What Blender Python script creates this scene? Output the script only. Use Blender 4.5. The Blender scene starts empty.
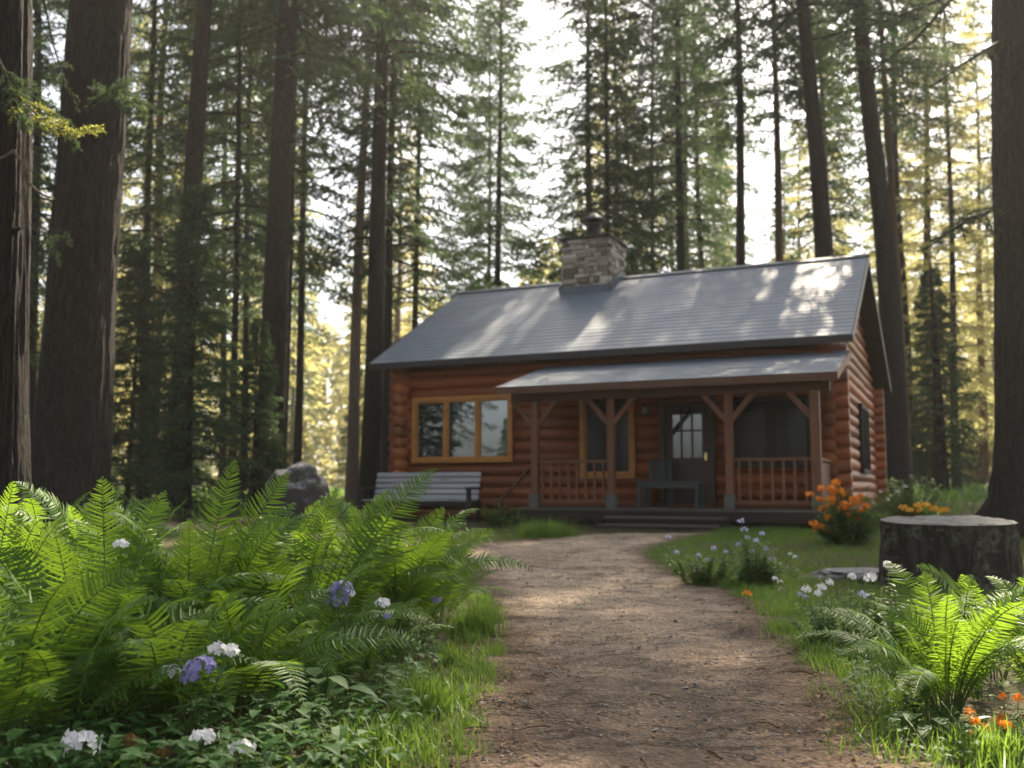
import bpy, math, random
import numpy as np
from mathutils import Vector, Matrix, noise

R = math.radians
rng = np.random.default_rng(7)
random.seed(7)
scene = bpy.context.scene
COL = scene.collection

# ------------------------------------------------------------------ camera
CAM_H, FPX = 0.95, 984.0
PITCH = math.atan(106 / FPX)
cam_d = bpy.data.cameras.new('camera')
cam = bpy.data.objects.new('camera', cam_d)
COL.objects.link(cam)
cam.location = (0, 0, CAM_H)
cam.rotation_euler = (R(90) + PITCH, 0, 0)
cam_d.sensor_width = 36
cam_d.lens = FPX / 1024 * 36
cam_d.clip_start, cam_d.clip_end = 0.05, 900
cam_d.dof.use_dof = True
cam_d.dof.focus_distance = 4.7
cam_d.dof.aperture_fstop = 2.2
scene.camera = cam

# ------------------------------------------------------------------ light
SUN_AZ, SUN_EL = R(21), R(46)          # towards the sun: azimuth from +Y clockwise, elevation
sdir = Vector((math.sin(SUN_AZ) * math.cos(SUN_EL), math.cos(SUN_AZ) * math.cos(SUN_EL), math.sin(SUN_EL)))
world = bpy.data.worlds.new('World')
scene.world = world
world.use_nodes = True
wn = world.node_tree
sky = wn.nodes.new('ShaderNodeTexSky')
sky.sky_type = 'NISHITA'
sky.sun_disc = False
sky.sun_elevation, sky.sun_rotation = SUN_EL, SUN_AZ
sky.air_density, sky.dust_density, sky.ozone_density = 1.0, 4.0, 1.0
bg = wn.nodes['Background']
bg.inputs['Strength'].default_value = 0.075
hs = wn.nodes.new('ShaderNodeHueSaturation'); hs.inputs['Saturation'].default_value = .5
wn.links.new(sky.outputs[0], hs.inputs['Color']); wn.links.new(hs.outputs[0], bg.inputs['Color'])
sun_d = bpy.data.lights.new('sun', 'SUN')
sun_d.energy = 5.0
sun_d.angle = R(0.53)
sun_d.color = (1.0, 0.86, 0.66)
sun = bpy.data.objects.new('sun', sun_d)
COL.objects.link(sun)
sun.rotation_euler = sdir.to_track_quat('Z', 'Y').to_euler()

vs = scene.view_settings
vs.view_transform, vs.look, vs.exposure, vs.gamma = 'Standard', 'None', 2.02, 1.0
vs.use_curve_mapping = False
HAZE = .0005
cy = scene.cycles
cy.use_denoising = True
cy.max_bounces, cy.diffuse_bounces, cy.glossy_bounces, cy.transmission_bounces, cy.transparent_max_bounces = 8, 3, 3, 4, 4
cy.volume_bounces = 0
cy.sample_clamp_indirect = 6.0

# ------------------------------------------------------------------ helpers
def smooth(a, b, x):
    t = np.clip((np.asarray(x, float) - a) / (b - a), 0, 1)
    return t * t * (3 - 2 * t)

def ground(x, y):
    x = np.asarray(x, float); y = np.asarray(y, float)
    g = 0.30 * smooth(7, 20, y) + 0.42 * smooth(24, 70, y) + 0.30 * smooth(6, 11, x) * smooth(9, 17, y)
    g = g + 0.12 * smooth(-3, -9, x) * smooth(6, 14, y)
    g = g + 0.035 * np.sin(x * 0.9 + 1.3) * np.sin(y * 0.7 + .4) * smooth(1.2, 4, np.abs(x))
    return g

def gz(x, y):
    return float(ground(x, y))

def at(px, Y):
    """ground point seen at picture column px when Y metres away"""
    x = (px - 512) / math.hypot(FPX, 106) * Y
    return Vector((x, Y, gz(x, Y)))

def at3(px, py, Y):
    """point seen at picture position px, py when Y metres away"""
    d = Vector(((px - 512) / FPX, math.cos(PITCH) - (384 - py) / FPX * math.sin(PITCH), math.sin(PITCH) + (384 - py) / FPX * math.cos(PITCH)))
    return Vector((0, 0, CAM_H)) + d * (Y / d.y)

class MB:
    def __init__(self):
        self.v, self.f, self.n, self.attr, self.mi, self.cur = [], [], 0, [], [], 0
    def add(self, V, F, var=0.5):
        V = np.asarray(V, float).reshape(-1, 3)
        self.v.append(V)
        for k in (F if isinstance(F, list) and len(F) and isinstance(F[0], np.ndarray) and F[0].ndim == 2 else [F]):
            k = np.asarray(k, int)
            if k.size:
                self.f.append(k + self.n); self.mi.append(np.full(len(k), self.cur))
        a = np.empty(len(V)); a[:] = var
        self.attr.append(a)
        self.n += len(V)
    def box(self, c, s, M=None, var=0.5):
        h = np.array(s, float) / 2
        V = np.array([[x, y, z] for x in (-1, 1) for y in (-1, 1) for z in (-1, 1)], float) * h
        if M is not None:
            V = V @ np.array(M.to_3x3()).T
        self.add(V + np.array(c, float), np.array([[0, 1, 3, 2], [4, 6, 7, 5], [0, 4, 5, 1], [2, 3, 7, 6], [0, 2, 6, 4], [1, 5, 7, 3]]), var)
    def bar(self, a, b, w, t, up=(0, 0, 1), var=0.5):
        """a board from a to b, w along 'side', t along 'up'"""
        a, b = Vector(a), Vector(b)
        d = (b - a); L = d.length; d.normalize()
        s = d.cross(Vector(up)).normalized(); u = s.cross(d)
        M = Matrix((d, s, u)).transposed()
        self.box((a + b) / 2, (L, w, t), M, var)
    def tube(self, P, rad, seg=8, cap=True, fn=None, var=0.5):
        P = np.asarray(P, float); n = len(P)
        rad = np.broadcast_to(np.asarray(rad, float), (n,))
        T = np.gradient(P, axis=0); T /= np.linalg.norm(T, axis=1)[:, None] + 1e-9
        ref = np.array([1.0, 0, 0]) if abs(T[0][0]) < .8 else np.array([0, 1.0, 0])
        S = np.cross(T, ref); S /= np.linalg.norm(S, axis=1)[:, None] + 1e-9
        U = np.cross(T, S)
        th = np.arange(seg) / seg * 2 * np.pi
        rr = rad[:, None] * np.ones(seg)[None]
        if fn is not None:
            rr = fn(rr, th[None] + 0 * rr, P)
        V = P[:, None] + rr[..., None] * (np.cos(th)[None, :, None] * S[:, None] + np.sin(th)[None, :, None] * U[:, None])
        i = np.arange(n - 1)[:, None] * seg; j = np.arange(seg)[None]; j2 = (j + 1) % seg
        F = np.stack([i + j, i + seg + j, i + seg + j2, i + j2], -1).reshape(-1, 4)
        V = V.reshape(-1, 3)
        if cap:
            m = len(V)
            V = np.vstack([V, P[0], P[-1]])
            jj = np.arange(seg); j2 = (jj + 1) % seg
            c1 = np.stack([np.full(seg, m), jj, j2], 1)
            c2 = np.stack([np.full(seg, m + 1), (n - 1) * seg + j2, (n - 1) * seg + jj], 1)
            self.add(V, [F, c1, c2], var)
        else:
            self.add(V, F, var)
    def build(self, name, mat, parent=None, smooth_=False, bevel=0, link=True):
        me = bpy.data.meshes.new(name)
        V = np.vstack(self.v)
        me.vertices.add(len(V)); me.vertices.foreach_set('co', V.astype(np.float32).ravel())
        loops = np.concatenate([f.ravel() for f in self.f])
        cnt = np.concatenate([np.full(len(f), f.shape[1]) for f in self.f])
        st = np.concatenate([[0], np.cumsum(cnt)[:-1]])
        me.loops.add(len(loops)); me.loops.foreach_set('vertex_index', loops.astype(np.int32))
        me.polygons.add(len(cnt)); me.polygons.foreach_set('loop_start', st.astype(np.int32))
        me.polygons.foreach_set('use_smooth', np.full(len(cnt), bool(smooth_)))
        at_ = me.attributes.new('var', 'FLOAT', 'POINT')
        at_.data.foreach_set('value', np.concatenate(self.attr).astype(np.float32))
        me.update(calc_edges=True)
        for m_ in (mat if isinstance(mat, (list, tuple)) else [mat]): me.materials.append(m_)
        if isinstance(mat, (list, tuple)): me.polygons.foreach_set('material_index', np.concatenate(self.mi).astype(np.int32))
        o = bpy.data.objects.new(name, me)
        if link: COL.objects.link(o)
        if parent: o.parent = parent
        if bevel:
            b = o.modifiers.new('bevel', 'BEVEL'); b.width = bevel; b.segments = 2; b.limit_method = 'ANGLE'; b.angle_limit = R(50)
        return o

def tag(o, label=None, cat=None, group=None, kind=None):
    if label: o['label'] = label
    if cat: o['category'] = cat
    if group: o['group'] = group
    if kind: o['kind'] = kind
    return o

def empty(name, loc, label, cat, group=None, rz=0):
    o = bpy.data.objects.new(name, None); COL.objects.link(o)
    o.location = loc; o.rotation_euler = (0, 0, rz); o.empty_display_size = .1
    return tag(o, label, cat, group)

def child_copy(src, parent, name=None):
    c = src.copy(); COL.objects.link(c); c.parent = parent
    if name: c.name = name
    return c

def fbm(x, y, z=0, o=3):
    return noise.fractal(Vector((x, y, z)), 1.0, 2.0, o)

# ------------------------------------------------------------------ materials
class MT:
    def __init__(self, name):
        self.m = bpy.data.materials.new(name); self.m.use_nodes = True
        self.t = self.m.node_tree; self.t.nodes.clear()
        self.out = self.n('ShaderNodeOutputMaterial')
    def n(self, typ, **kw):
        nd = self.t.nodes.new(typ)
        for k, v in kw.items():
            if k.startswith('_'): setattr(nd, k[1:], v)
            else:
                key = k.replace('__', ' ')
                s = nd.inputs[int(key[1:])] if key[0] == 'i' and key[1:].isdigit() else nd.inputs[key]
                if isinstance(v, bpy.types.NodeSocket): self.t.links.new(v, s)
                else: s.default_value = v
        return nd
    def coord(self, which='Object', scale=(1, 1, 1), rot=(0, 0, 0)):
        tc = self.n('ShaderNodeTexCoord')
        return self.n('ShaderNodeMapping', Vector=tc.outputs[which], Scale=scale, Rotation=rot).outputs[0]
    def noise(self, vec, scale, detail=4, rough=.55, dist=0):
        return self.n('ShaderNodeTexNoise', Vector=vec, Scale=scale, Detail=detail, Roughness=rough, Distortion=dist).outputs['Fac']
    def ramp(self, fac, stops):
        r = self.n('ShaderNodeValToRGB', Fac=fac)
        e = r.color_ramp.elements
        while len(e) < len(stops): e.new(.5)
        for el, (p, c) in zip(e, stops):
            el.position = p; el.color = (*c, 1) if not isinstance(c, (int, float)) else (c, c, c, 1)
        return r.outputs[0]
    def mix(self, fac, a, b, mode='MIX'):
        nd = self.t.nodes.new('ShaderNodeMix'); nd.data_type = 'RGBA'; nd.blend_type = mode
        for s, v in ((nd.inputs[0], fac), (nd.inputs[6], a), (nd.inputs[7], b)):
            if isinstance(v, bpy.types.NodeSocket): self.t.links.new(v, s)
            elif isinstance(v, (int, float)): s.default_value = v
            else: s.default_value = (*v, 1)
        return nd.outputs[2]
    def math(self, op, a, b=0.0):
        return self.n('ShaderNodeMath', _operation=op, i0=a, i1=b).outputs[0]
    def attr(self, name='var'):
        return self.n('ShaderNodeAttribute', _attribute_name=name).outputs['Fac']
    def bump(self, h, dist=.01, strength=1.0, normal=None):
        kw = dict(Height=h, Distance=dist, Strength=strength)
        if normal is not None: kw['Normal'] = normal
        return self.n('ShaderNodeBump', **kw).outputs[0]
    def bsdf(self, col, rough=.6, spec=.3, normal=None, **kw):
        a = dict(Base__Color=col if isinstance(col, bpy.types.NodeSocket) else (*col, 1), Roughness=rough)
        a['Specular__IOR__Level'] = spec
        if normal is not None: a['Normal'] = normal
        a.update(kw)
        return self.n('ShaderNodeBsdfPrincipled', **a)
    def done(self, shader):
        self.t.links.new(shader.outputs[0] if hasattr(shader, 'outputs') else shader, self.out.inputs['Surface'])
        return self.m

def leaf_mat(name, c1, c2, trans, fac=.4, rough=.5, spec=.3, hue=.5):
    k = MT(name)
    v = k.attr()
    oi = k.n('ShaderNodeObjectInfo').outputs['Random']
    f = k.math('ADD', k.math('MULTIPLY', v, .75), k.math('MULTIPLY', oi, .25))
    col = k.mix(f, c1, c2)
    p = k.bsdf(col, rough, spec)
    tcol = k.mix(f, tuple(x * .8 for x in trans), tuple(min(1, x * 1.2) for x in trans))
    t = k.n('ShaderNodeBsdfTranslucent', Color=tcol)
    mx = k.n('ShaderNodeMixShader', i0=fac)
    k.t.links.new(p.outputs[0], mx.inputs[1]); k.t.links.new(t.outputs[0], mx.inputs[2])
    return k.done(mx)

M_fern = leaf_mat('fern_leaf', (.032, .095, .018), (.088, .172, .022), (.26, .42, .028), .40, .5, .2)
M_fern_old = leaf_mat('withered_fern', (.10, .07, .02), (.19, .13, .04), (.3, .2, .05), .35, .7, .15)
M_rachis = leaf_mat('fern_stalk', (.07, .11, .03), (.11, .14, .03), (.2, .3, .05), .2)
M_grass = leaf_mat('grass_blade', (.05, .11, .02), (.10, .17, .035), (.22, .36, .04), .4, .45)
M_needle = leaf_mat('spruce_needles', (.014, .036, .025), (.034, .066, .036), (.10, .16, .055), .36, .65, .12)
M_needle_far = leaf_mat('sunlit_far_needles', (.07, .095, .036), (.115, .125, .048), (.52, .49, .19), .54, .7, .1)  # spruce needles of the far trees, sunlight mixed into a yellower colour
M_leaf = leaf_mat('broad_leaf', (.028, .08, .018), (.05, .12, .026), (.12, .25, .035), .35, .6, .2)
M_shrub = leaf_mat('shrub_leaf', (.04, .10, .03), (.08, .16, .045), (.2, .34, .06), .4, .55, .2)
M_white = leaf_mat('white_petal', (.72, .71, .74), (.84, .84, .84), (.7, .7, .72), .3, .5)
M_purple = leaf_mat('purple_petal', (.20, .18, .42), (.40, .37, .64), (.33, .31, .6), .3, .5)
M_lav = leaf_mat('lavender_petal', (.42, .40, .66), (.66, .64, .80), (.5, .5, .7), .3, .5)
M_orange = leaf_mat('orange_petal', (.85, .22, .008), (.92, .36, .02), (.8, .25, .02), .35, .5)
M_yellow = leaf_mat('yellow_petal', (.8, .38, .03), (.85, .5, .05), (.8, .45, .04), .3, .5)
M_bud = leaf_mat('brown_bud', (.12, .07, .02), (.22, .13, .04), (.2, .12, .04), .15, .8)
M_deadleaf = leaf_mat('dead_leaf', (.10, .06, .03), (.26, .16, .08), (.2, .12, .05), .2, .8)

def bark_mat(name, c_dark, c_light, scale=1.0, bump=.03):
    k = MT(name)
    co = k.coord('Object', (11 * scale, 11 * scale, 2.1 * scale))
    n0 = k.noise(co, 1.0, 5, .6, 1.1)
    rid = k.math('MULTIPLY', k.math('ABSOLUTE', k.math('SUBTRACT', n0, .5)), 4.2)
    co2 = k.mix(.45, k.coord('Object', (8 * scale, 8 * scale, 2.6 * scale)), k.n('ShaderNodeTexNoise', Vector=co, Scale=1.7, Detail=5).outputs['Color'], 'ADD')
    vo = k.n('ShaderNodeTexVoronoi', _feature='DISTANCE_TO_EDGE', Vector=co2, Scale=1.3).outputs['Distance']
    n1 = k.noise(k.coord('Object', (20, 20, 6)), 2.0, 6, .7)
    h = k.math('ADD', k.math('MULTIPLY', k.math('MINIMUM', rid, 1.0), .55), k.math('ADD', k.math('MULTIPLY', k.math('MINIMUM', vo, .22), .9), k.math('MULTIPLY', n1, .45)))
    col = k.mix(k.math('MULTIPLY', k.math('SUBTRACT', h, .38), 1.6), c_dark, c_light)
    big = k.noise(k.coord('Object', (1, 1, .5)), 1.2, 3)
    col = k.mix(k.math('MULTIPLY', k.math('SUBTRACT', h, .25), 1.0), c_dark, c_light)
    col = k.mix(k.math('MULTIPLY', big, .35), col, tuple(x * 1.5 for x in c_light))
    return k.done(k.bsdf(col, .9, .15, k.bump(h, bump)))

M_bark = bark_mat('fir_bark', (.007, .006, .005), (.048, .038, .031))
M_bark_near = bark_mat('old_fir_bark', (.006, .005, .0045), (.058, .049, .043), 1.0, .08)
M_bark_red = bark_mat('pine_bark', (.05, .03, .018), (.19, .11, .065))
M_bark_pale = bark_mat('pale_bark', (.08, .06, .045), (.25, .19, .15))

def wood_mat(name, c1, c2, axis='x', rough=.45, spec=.4, gr=1.0, bump=.002):
    k = MT(name)
    sc = {'x': (1.2, 22, 22), 'y': (22, 1.2, 22), 'z': (22, 22, 1.2)}[axis]
    co = k.coord('Object', tuple(s * gr for s in sc))
    g = k.noise(co, 1.0, 5, .6, .6)
    sc2 = {'x': (.25, 5, 4), 'y': (5, .25, 4), 'z': (3, 3, .3)}[axis]
    b = k.noise(k.coord('Object', sc2), 1.0, 3)
    col = k.mix(g, c1, c2)
    col = k.mix(k.math('MULTIPLY', k.ramp(b, [(.35, 0.), (.75, 1.)]), .55), col, tuple(x * .55 for x in c1))
    cs = {'x': (.5, 26, 26), 'y': (26, .5, 26), 'z': (26, 26, .5)}[axis]
    ck = k.ramp(k.math('ABSOLUTE', k.math('SUBTRACT', k.noise(k.coord('Object', cs), 1.0, 3, .5, .3), .5)), [(0., 0.), (.02, 1.)])
    kn = k.ramp(k.n('ShaderNodeTexVoronoi', Vector=k.coord('Object', {'x': (1.1, 4, 4), 'y': (4, 1.1, 4), 'z': (4, 4, 1.1)}[axis]), Scale=1.0).outputs['Distance'], [(.06, .35), (.14, 1.)])
    tone = k.math('ADD', k.math('MULTIPLY', k.attr(), .7), .65)
    col = k.mix(.55, col, k.mix(1.0, ck, kn, 'MULTIPLY'), 'MULTIPLY')
    col = k.mix(1.0, col, k.n('ShaderNodeCombineColor', Red=tone, Green=tone, Blue=tone).outputs[0], 'MULTIPLY')
    return k.done(k.bsdf(col, rough, spec, k.bump(k.math('ADD', g, ck), bump)))

M_log = wood_mat('log_stain', (.25, .060, .014), (.44, .125, .027), 'x', .42, .4)
M_log_y = wood_mat('log_stain_gable', (.28, .072, .017), (.47, .145, .032), 'y', .42, .4)
M_trim = wood_mat('orange_trim_wood', (.52, .20, .035), (.66, .29, .06), 'x', .4, .4)
M_post = wood_mat('brown_post_wood', (.16, .068, .034), (.25, .105, .055), 'z', .55, .3)
M_beam = wood_mat('brown_beam_wood', (.11, .055, .032), (.17, .08, .045), 'x', .55, .3)
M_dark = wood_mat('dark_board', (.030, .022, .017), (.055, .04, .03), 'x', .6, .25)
M_deck = wood_mat('weathered_deck', (.10, .085, .07), (.19, .16, .13), 'x', .6, .3)
M_bench = wood_mat('weathered_bench_slat', (.40, .41, .42), (.56, .57, .59), 'x', .55, .35)
M_bench_d = wood_mat('dark_bench_frame', (.03, .026, .024), (.06, .05, .045), 'z', .55, .3)
M_teal = wood_mat('faded_teal_paint', (.05, .065, .06), (.085, .105, .095), 'x', .5, .35)
M_door = wood_mat('dark_brown_door', (.045, .026, .018), (.075, .042, .028), 'z', .45, .4)

def plain(name, col, rough=.5, spec=.4, metal=0.0, nscale=12, var=.3):
    k = MT(name)
    nz = k.noise(k.coord(), nscale, 4)
    c = k.mix(nz, tuple(x * (1 - var) for x in col), tuple(x * (1 + var) for x in col))
    return k.done(k.bsdf(c, rough, spec, k.bump(nz, .002), Metallic=metal))
M_metal = plain('black_metal', (.03, .032, .035), .45, .5, .6)
M_flash = plain('grey_flashing', (.10, .115, .14), .4, .5, .3)
M_fascia = plain('dark_fascia', (.035, .028, .025), .5)
M_brass = plain('brass', (.6, .45, .2), .25, .5, 1.0)
M_lampglass = plain('lamp_glass', (.5, .45, .35), .15, .6)
M_base = plain('grey_stone_base', (.12, .115, .095), .8)

def glass_mat(name, refl):
    k = MT(name)
    d = k.bsdf((.010, .013, .013), .25, .15)
    g = k.n('ShaderNodeBsdfGlossy', Color=(.92, .97, 1, 1), Roughness=.015)
    nz = k.noise(k.coord(), 1.3, 2)
    k.t.links.new(k.bump(nz, .0006), g.inputs['Normal'])
    mx = k.n('ShaderNodeMixShader', i0=refl)
    k.t.links.new(d.outputs[0], mx.inputs[1]); k.t.links.new(g.outputs[0], mx.inputs[2])
    return k.done(mx)
M_glass = glass_mat('window_glass', .27)
M_glass_door = glass_mat('door_glass', .15)
M_glass_dark = glass_mat('dark_glass', .012)

# roof shingles
def roof_mat(name):
    k = MT(name)
    tc = k.n('ShaderNodeTexCoord').outputs['Object']
    sx = k.n('ShaderNodeSeparateXYZ', Vector=tc)
    cell = k.n('ShaderNodeTexBrick', _offset=.5, Vector=k.n('ShaderNodeCombineXYZ', X=sx.outputs[0], Y=k.math('MULTIPLY', sx.outputs[1], 1.139)).outputs[0], Scale=1.0, Color1=(.0, .0, .0, 1), Color2=(1, 1, 1, 1), Mortar=(0, 0, 0, 1))
    cell.inputs['Brick Width'].default_value = .33; cell.inputs['Row Height'].default_value = .2133
    cell.inputs['Mortar Size'].default_value = .008
    gr = k.noise(tc, 60, 3); big = k.noise(tc, .8, 4)
    col = k.mix(k.math('MULTIPLY', cell.outputs['Color'], .45), (.185, .22, .265), (.265, .305, .36))
    col = k.mix(k.math('MULTIPLY', gr, .4), col, (.10, .105, .115))
    col = k.mix(k.math('MULTIPLY', k.ramp(big, [(.4, 0.), (.7, 1.)]), .25), col, (.17, .165, .15))
    moss = k.math('MULTIPLY', k.ramp(k.noise(tc, 1.7, 6, .7), [(.58, 0.), (.72, 1.)]), k.ramp(gr, [(.4, 0.), (.6, .6)]))
    col = k.mix(moss, col, (.10, .095, .05))
    h = k.math('ADD', k.math('MULTIPLY', cell.outputs['Fac'], -.6), k.math('MULTIPLY', gr, .3))
    return k.done(k.bsdf(col, .48, .5, k.bump(h, .008)))
M_roof = roof_mat('slate_shingles')

def stone_mat():
    k = MT('chimney_stone')
    v = k.attr()
    nz = k.noise(k.coord(), 9, 5, .6)
    col = k.ramp(v, [(0., (.06, .048, .038)), (.25, (.18, .15, .115)), (.55, (.44, .385, .31)), (1., (.70, .635, .54))])
    col = k.mix(k.math('MULTIPLY', nz, .5), col, (.14, .115, .09))
    return k.done(k.bsdf(col, .85, .2, k.bump(nz, .02)))
M_stone = stone_mat()

def rock_mat(name, c1, c2, top):
    k = MT(name)
    nz = k.noise(k.coord(), 4, 6, .65)
    n2 = k.noise(k.coord(), 18, 4, .6)
    col = k.mix(nz, c1, c2)
    g = k.n('ShaderNodeNewGeometry').outputs['Normal']
    up = k.n('ShaderNodeSeparateXYZ', Vector=g).outputs[2]
    skylit = k.math('MULTIPLY', k.ramp(up, [(.45, 0.), (.85, 1.)]), k.ramp(n2, [(.35, 0.), (.6, 1.)]))  # upward faces paler: light from above put into the colour
    col = k.mix(skylit, col, top)
    return k.done(k.bsdf(col, .9, .2, k.bump(k.math('ADD', nz, k.math('MULTIPLY', n2, .4)), .05)))
M_rock = rock_mat('skylit_rock', (.03, .028, .027), (.085, .078, .073), (.27, .27, .27))
M_slab = rock_mat('pale_slab', (.10, .095, .09), (.17, .165, .16), (.27, .265, .26))

def stump_mats():
    k = MT('stump_bark')
    co = k.coord('Object', (5, 5, 1.6))
    vo = k.n('ShaderNodeTexVoronoi', _feature='DISTANCE_TO_EDGE', Vector=k.mix(.5, co, k.n('ShaderNodeTexNoise', Vector=co, Scale=1.5, Detail=5).outputs['Color'], 'ADD'), Scale=1.6).outputs['Distance']
    n1 = k.noise(k.coord(), 22, 6, .7)
    h = k.math('ADD', k.ramp(vo, [(0., 0.), (.25, .7)]), k.math('MULTIPLY', n1, .6))
    col = k.mix(k.math('MULTIPLY', h, .8), (.014, .012, .010), (.075, .064, .052))
    n2 = k.ramp(k.noise(k.coord(), 5.5, 5, .7), [(.52, 0.), (.68, 1.)])
    col = k.mix(k.math('MULTIPLY', n2, k.math('MULTIPLY', n1, 1.3)), col, (.19, .20, .15))
    a = k.done(k.bsdf(col, .95, .1, k.bump(h, .05)))
    k = MT('stump_cut_top')
    tc = k.coord()
    w = k.n('ShaderNodeTexWave', _wave_type='RINGS', _rings_direction='Z', Vector=tc, Scale=9, Distortion=2.5, Detail=3).outputs['Fac']
    n1 = k.noise(tc, 7, 5, .6)
    col = k.mix(w, (.15, .145, .135), (.25, .24, .225))
    col = k.mix(k.math('MULTIPLY', n1, .6), col, (.12, .12, .10))
    vc = k.n('ShaderNodeTexVoronoi', _feature='DISTANCE_TO_EDGE', Vector=k.mix(.25, tc, k.n('ShaderNodeTexNoise', Vector=tc, Scale=6.0).outputs['Color'], 'ADD'), Scale=2.2).outputs['Distance']
    col = k.mix(k.ramp(vc, [(0., .85), (.03, 0.)]), col, (.03, .025, .02))
    col = k.mix(k.ramp(k.noise(tc, 3.2, 5, .7), [(.52, 0.), (.66, .7)]), col, (.09, .10, .05))
    b = k.done(k.bsdf(col, .85, .25, k.bump(k.math('ADD', w, n1), .006)))
    return a, b
M_stump, M_stumptop = stump_mats()

def soil(name, path=False):
    k = MT(name)
    tc = k.coord()
    n_s = k.noise(tc, .45, 4); n_m = k.noise(tc, 2.2, 5, .6); n_f = k.noise(tc, 38, 4, .65)
    vo = k.n('ShaderNodeTexVoronoi', Vector=tc, Scale=55.0)
    crumb = vo.outputs['Distance']
    cellv = k.n('ShaderNodeSeparateColor', Color=vo.outputs['Color']).outputs[0]
    # forest floor: dark litter
    lit = k.mix(n_f, (.045, .032, .022), (.13, .092, .06))
    lit = k.mix(k.ramp(n_m, [(.42, 0.), (.62, 1.)]), lit, k.mix(n_f, (.05, .06, .02), (.09, .10, .035)))
    col = lit
    h = k.math('ADD', k.math('MULTIPLY', crumb, .8), k.math('MULTIPLY', n_f, .7))
    if path:
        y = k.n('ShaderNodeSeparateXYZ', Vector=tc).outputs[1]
        far_fac = k.n('ShaderNodeMapRange', Value=y, i1=4.2, i2=9.0).outputs[0]  # soil colour goes paler with distance along the path
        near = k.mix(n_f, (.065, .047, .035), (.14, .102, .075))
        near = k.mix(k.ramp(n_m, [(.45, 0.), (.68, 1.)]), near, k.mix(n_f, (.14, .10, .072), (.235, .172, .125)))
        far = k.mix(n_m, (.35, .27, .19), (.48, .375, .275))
        pc = k.mix(k.math('MULTIPLY', far_fac, k.ramp(n_s, [(.3, .5), (.6, 1.)])), near, far)
        worn = k.ramp(k.math('ADD', k.attr('edge'), k.math('MULTIPLY', k.math('SUBTRACT', n_m, .5), .9)), [(.5, 0.), (.95, 1.)])
        pc = k.mix(worn, k.mix(n_f, (.075, .048, .032), (.17, .115, .078)), pc)
        peb = k.ramp(cellv, [(.0, .7), (.86, 1.), (.93, 1.6)])
        pc = k.mix(.65, pc, peb, 'MULTIPLY')
        e = k.attr('edge')
        ef = k.ramp(k.math('ADD', e, k.math('MULTIPLY', k.math('SUBTRACT', n_m, .5), 1.1)), [(.25, 0.), (.6, 1.)])
        col = k.mix(ef, lit, pc)
        ruts = k.noise(k.coord('Object', (1.3, 2.2, 1)), 1.9, 6, .62, .6)
        cr = k.ramp(k.math('ABSOLUTE', k.math('SUBTRACT', k.noise(k.coord('Object', (.9, 1.7, 1)), 1.5, 6, .6, .7), .5)), [(0., .15), (.018, 1.)])
        dirt = k.ramp(k.noise(k.coord('Object', (1, 1.4, 1)), 1.5, 6, .7), [(.48, 1.), (.66, .55)])
        col = k.mix(1.0, col, k.mix(1.0, k.mix(.5, (1, 1, 1), cr), dirt, 'MULTIPLY'), 'MULTIPLY')
        h = k.math('ADD', k.math('MULTIPLY', h, .6), k.math('ADD', k.math('MULTIPLY', ruts, 2.4), k.math('MULTIPLY', cr, .5)))
    return k.done(k.bsdf(col, .95, .15, k.bump(h, .022)))
M_ground = soil('forest_floor')
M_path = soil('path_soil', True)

# ------------------------------------------------------------------ ground and path
def axis(lo, hi, fine_lo, fine_hi, step, grow):
    a = list(np.arange(fine_lo, fine_hi, step)); s = step
    x = fine_hi
    while x < hi: a.append(x); s *= grow; x += s
    a.append(hi); s = step; x = fine_lo - step; b = []
    while x > lo: b.append(x); s *= grow; x -= s
    b.append(lo)
    return np.array(b[::-1] + a)

xs = axis(-300, 300, -7, 9, .11, 1.12); ys = axis(-60, 420, 1.5, 22, .11, 1.10)
GX, GY = np.meshgrid(xs, ys)
GZ = ground(GX, GY)
micro = np.array([fbm(x * 2.3, y * 2.3, 0, 3) if -9 < x < 11 and 0 < y < 26 else 0 for x, y in zip(GX.ravel(), GY.ravel())]).reshape(GX.shape)

# path: picture columns of its left and right edge at a distance
PATH = np.array([[2.6, -.34, 1.05], [3.42, -.20, 1.24], [4.3, -.14, 1.36], [5.6, -.06, 1.66], [6.8, -.08, 1.80], [8.2, -.18, 2.02], [9.6, -.32, 1.95], [11, -.52, 1.72], [12.3, -.75, 1.75], [13.6, -.9, 1.9], [14.8, .2, 2.6], [16.2, 1.1, 3.4]])
def path_lr(y):
    return np.interp(y, PATH[:, 0], PATH[:, 1]), np.interp(y, PATH[:, 0], PATH[:, 2])
pl, pr = path_lr(GY)
inside = ((GX > pl - .1) & (GX < pr + .1) & (GY > 2.4) & (GY < 16.3))
GZ2 = GZ + np.where(inside, -.02, micro * .03)
ny, nx = GX.shape
ii = np.arange(ny - 1)[:, None] * nx + np.arange(nx - 1)[None]
mb = MB(); mb.add(np.stack([GX, GY, GZ2], -1).reshape(-1, 3), np.stack([ii, ii + 1, ii + nx + 1, ii + nx], -1).reshape(-1, 4))
tag(mb.build('ground', M_ground, None, True), kind='structure')

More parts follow.
